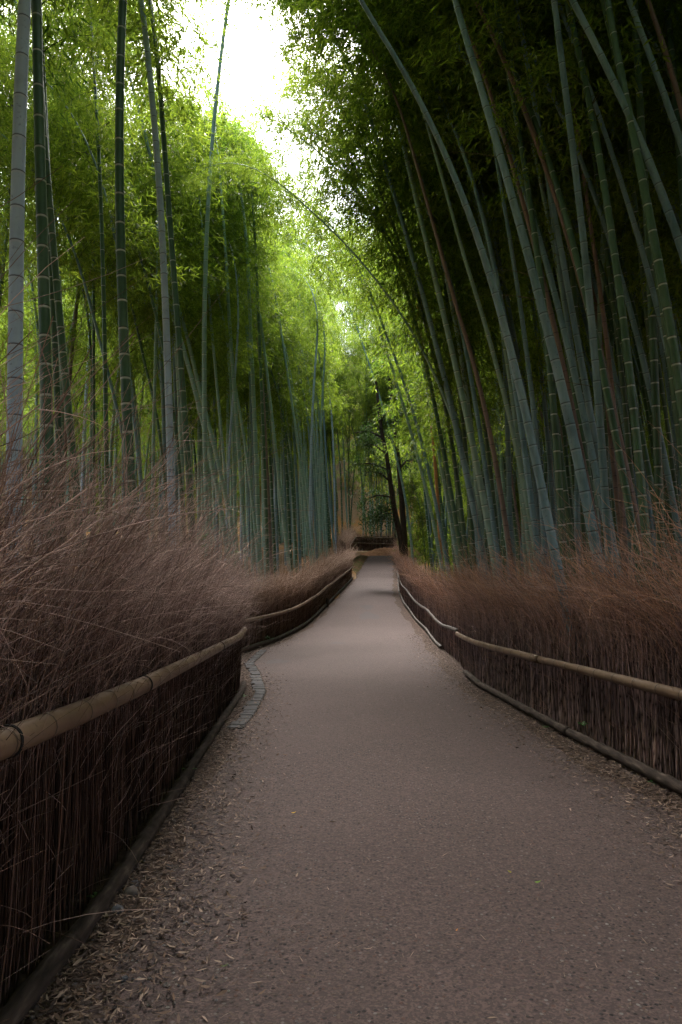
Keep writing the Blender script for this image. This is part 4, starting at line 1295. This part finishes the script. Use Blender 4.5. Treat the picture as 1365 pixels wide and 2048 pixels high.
def stump(label, px, py, Y):
    w_ = P(px, py, Y); z0 = G(w_[0], Y) - .03
    r = .055
    me = culm_mesh('stump', np.array([(0, 0, -.1), (0, 0, .1), (.01, 0, .32)]), r, r * .97, .13, .13, sides=12)
    o = link('bamboo_stump', me, [M['bark']]); o.location = (w_[0], Y, z0)
    tag(o, label, 'stump', 'cut bamboo stumps on the grove floor')


stump('dark cut bamboo stump on the pink leaf floor left of the pale straight stem', 606, 1112, 21.5)
stump('dark cut stump left of the slanted stem standing on orange leaves', 560, 1112, 20.0)
stump('cut stump nearest to the far left fence', 655, 1108, 24.5)


# evergreen trees over the right side of the far path
def evergreen(label, Y, tr, r, limbs, nleaf, leaf=.09):
    w_ = np.array([P(x, y, Y) for x, y in tr]); w_[-1, 2] = g(Y) - .1
    root = w_[-1].copy(); e = empty('evergreen_tree', root); tag(e, label, 'tree', 'dark evergreen trees at the bend')
    line = smooth_line((w_ - root)[::-1], 40, 3)
    V, q = tubes(line[None], (r * np.linspace(1.15, .4, 40))[None], 12)
    VV, QQ, off = [V], [q], len(V)
    cl = []
    for (t, dx, dy, dz) in limbs:
        a = line[int(t * 39)]; b_ = a + np.array([dx, dy, dz])
        mid = (a + b_) / 2 + np.array([0, 0, .25])
        pl = smooth_line(np.array([a, mid, b_]), 12, 2)
        v, q = tubes(pl[None], (r * .4 * np.linspace(1, .25, 12))[None], 6)
        VV.append(v); QQ.append(q + off); off += len(v)
        for k in range(4, 12):
            cl.append(pl[k])
    link('trunk', mesh_np('trunk', np.concatenate(VV), [np.concatenate(QQ)]), [M['bark']], e)
    cl = np.array(cl)
    sub = cl[rng.integers(0, len(cl), nleaf // 30)] + rng.normal(0, .28, (nleaf // 30, 3))
    b = np.repeat(sub, 30, axis=0) + rng.normal(0, .13, (len(sub) * 30, 3))
    n = len(b)
    d = unit(rng.normal(0, 1, (n, 3)) + np.array([0, 0, -.3])); s = unit(np.cross(d, np.array([0, 0, 1.]) + rng.normal(0, .4, (n, 3))))
    ln = leaf * rng.uniform(.6, 1.2, n)[:, None]
    v = np.stack([b, b + d * ln * .5 + s * ln * .24, b + d * ln, b + d * ln * .5 - s * ln * .24], 1).reshape(-1, 3)
    tone = np.repeat(rng.random(n), 4)[:, None] * np.ones((1, 3))
    link('crown', mesh_np('crown', v, [np.arange(n * 4).reshape(-1, 4)], tone, smooth=False), [M['dark_leaf']], e)


evergreen('dark leaning evergreen with drooping small leaved boughs over the far path', 33,
          [(752, 760), (763, 862), (774, 910), (781, 965), (790, 1027), (803, 1078), (812, 1130)], .15,
          [(.36, -1.0, -.5, -.5), (.45, -1.5, .5, -.2), (.52, -1.2, -.8, .3), (.58, -1.8, .3, .3), (.66, -1.1, .7, .6), (.72, -1.4, -.3, .2), (.8, .6, .3, .6), (.4, -1.3, .5, -.9)], 5200, .13)
evergreen('brown straight trunked evergreen right behind the dark leaning one', 35,
          [(772, 700), (787, 820), (798, 930), (803, 983), (809, 1075), (812, 1120)], .16,
          [(.5, .7, -.5, .4), (.6, -.8, .6, .5), (.75, .8, -.3, .6), (.9, -.7, .3, .8)], 1200, .13)

# ------------------------------------------------------------------ light, sky, camera
SUN_EL, SUN_AZ = math.radians(58), math.radians(-14)      # azimuth from +Y towards -X
world = bpy.data.worlds.new('World'); scene.world = world; world.use_nodes = True
nt = world.node_tree
bg = nt.nodes['Background']
sky = nt.nodes.new('ShaderNodeTexSky'); sky.sky_type = 'NISHITA'; sky.sun_disc = False
sky.sun_elevation = SUN_EL; sky.sun_rotation = SUN_AZ; sky.dust_density = 4.; sky.air_density = 1.
hs = nt.nodes.new('ShaderNodeHueSaturation'); hs.inputs['Saturation'].default_value = .75
nt.links.new(sky.outputs[0], hs.inputs['Color']); nt.links.new(hs.outputs[0], bg.inputs['Color'])
bg.inputs['Strength'].default_value = .15
sun = bpy.data.lights.new('sun', 'SUN'); sun.energy = 3.2; sun.angle = math.radians(30); sun.color = (1, .97, .92)
so = bpy.data.objects.new('sun', sun); COL.objects.link(so)
d = Vector((math.sin(SUN_AZ) * math.cos(SUN_EL), math.cos(SUN_AZ) * math.cos(SUN_EL), math.sin(SUN_EL)))
so.rotation_euler = d.to_track_quat('Z', 'Y').to_euler()
so.location = (0, 0, 40)

cam = bpy.data.cameras.new('camera'); co = bpy.data.objects.new('camera', cam); COL.objects.link(co)
co.location = (0, 0, EYE); co.rotation_euler = (math.pi / 2 + PITCH, 0, 0)
cam.sensor_fit = 'VERTICAL'; cam.sensor_height = 36; cam.lens = 24.0; cam.clip_end = 1000; cam.clip_start = .05
scene.camera = co
scene.view_settings.view_transform = 'Standard'; scene.view_settings.look = 'None'
scene.view_settings.exposure = 2.7
scene.view_settings.gamma = 1
c = scene.cycles
c.max_bounces = 6; c.diffuse_bounces = 3; c.glossy_bounces = 2; c.transmission_bounces = 4; c.transparent_max_bounces = 4
c.caustics_reflective = False; c.caustics_refractive = False
c.sample_clamp_indirect = 4
c.use_denoising = True; c.denoising_prefilter = 'NONE'
try:
    c.denoiser = 'OPENIMAGEDENOISE'; c.denoising_input_passes = 'RGB_ALBEDO_NORMAL'
except Exception:
    pass
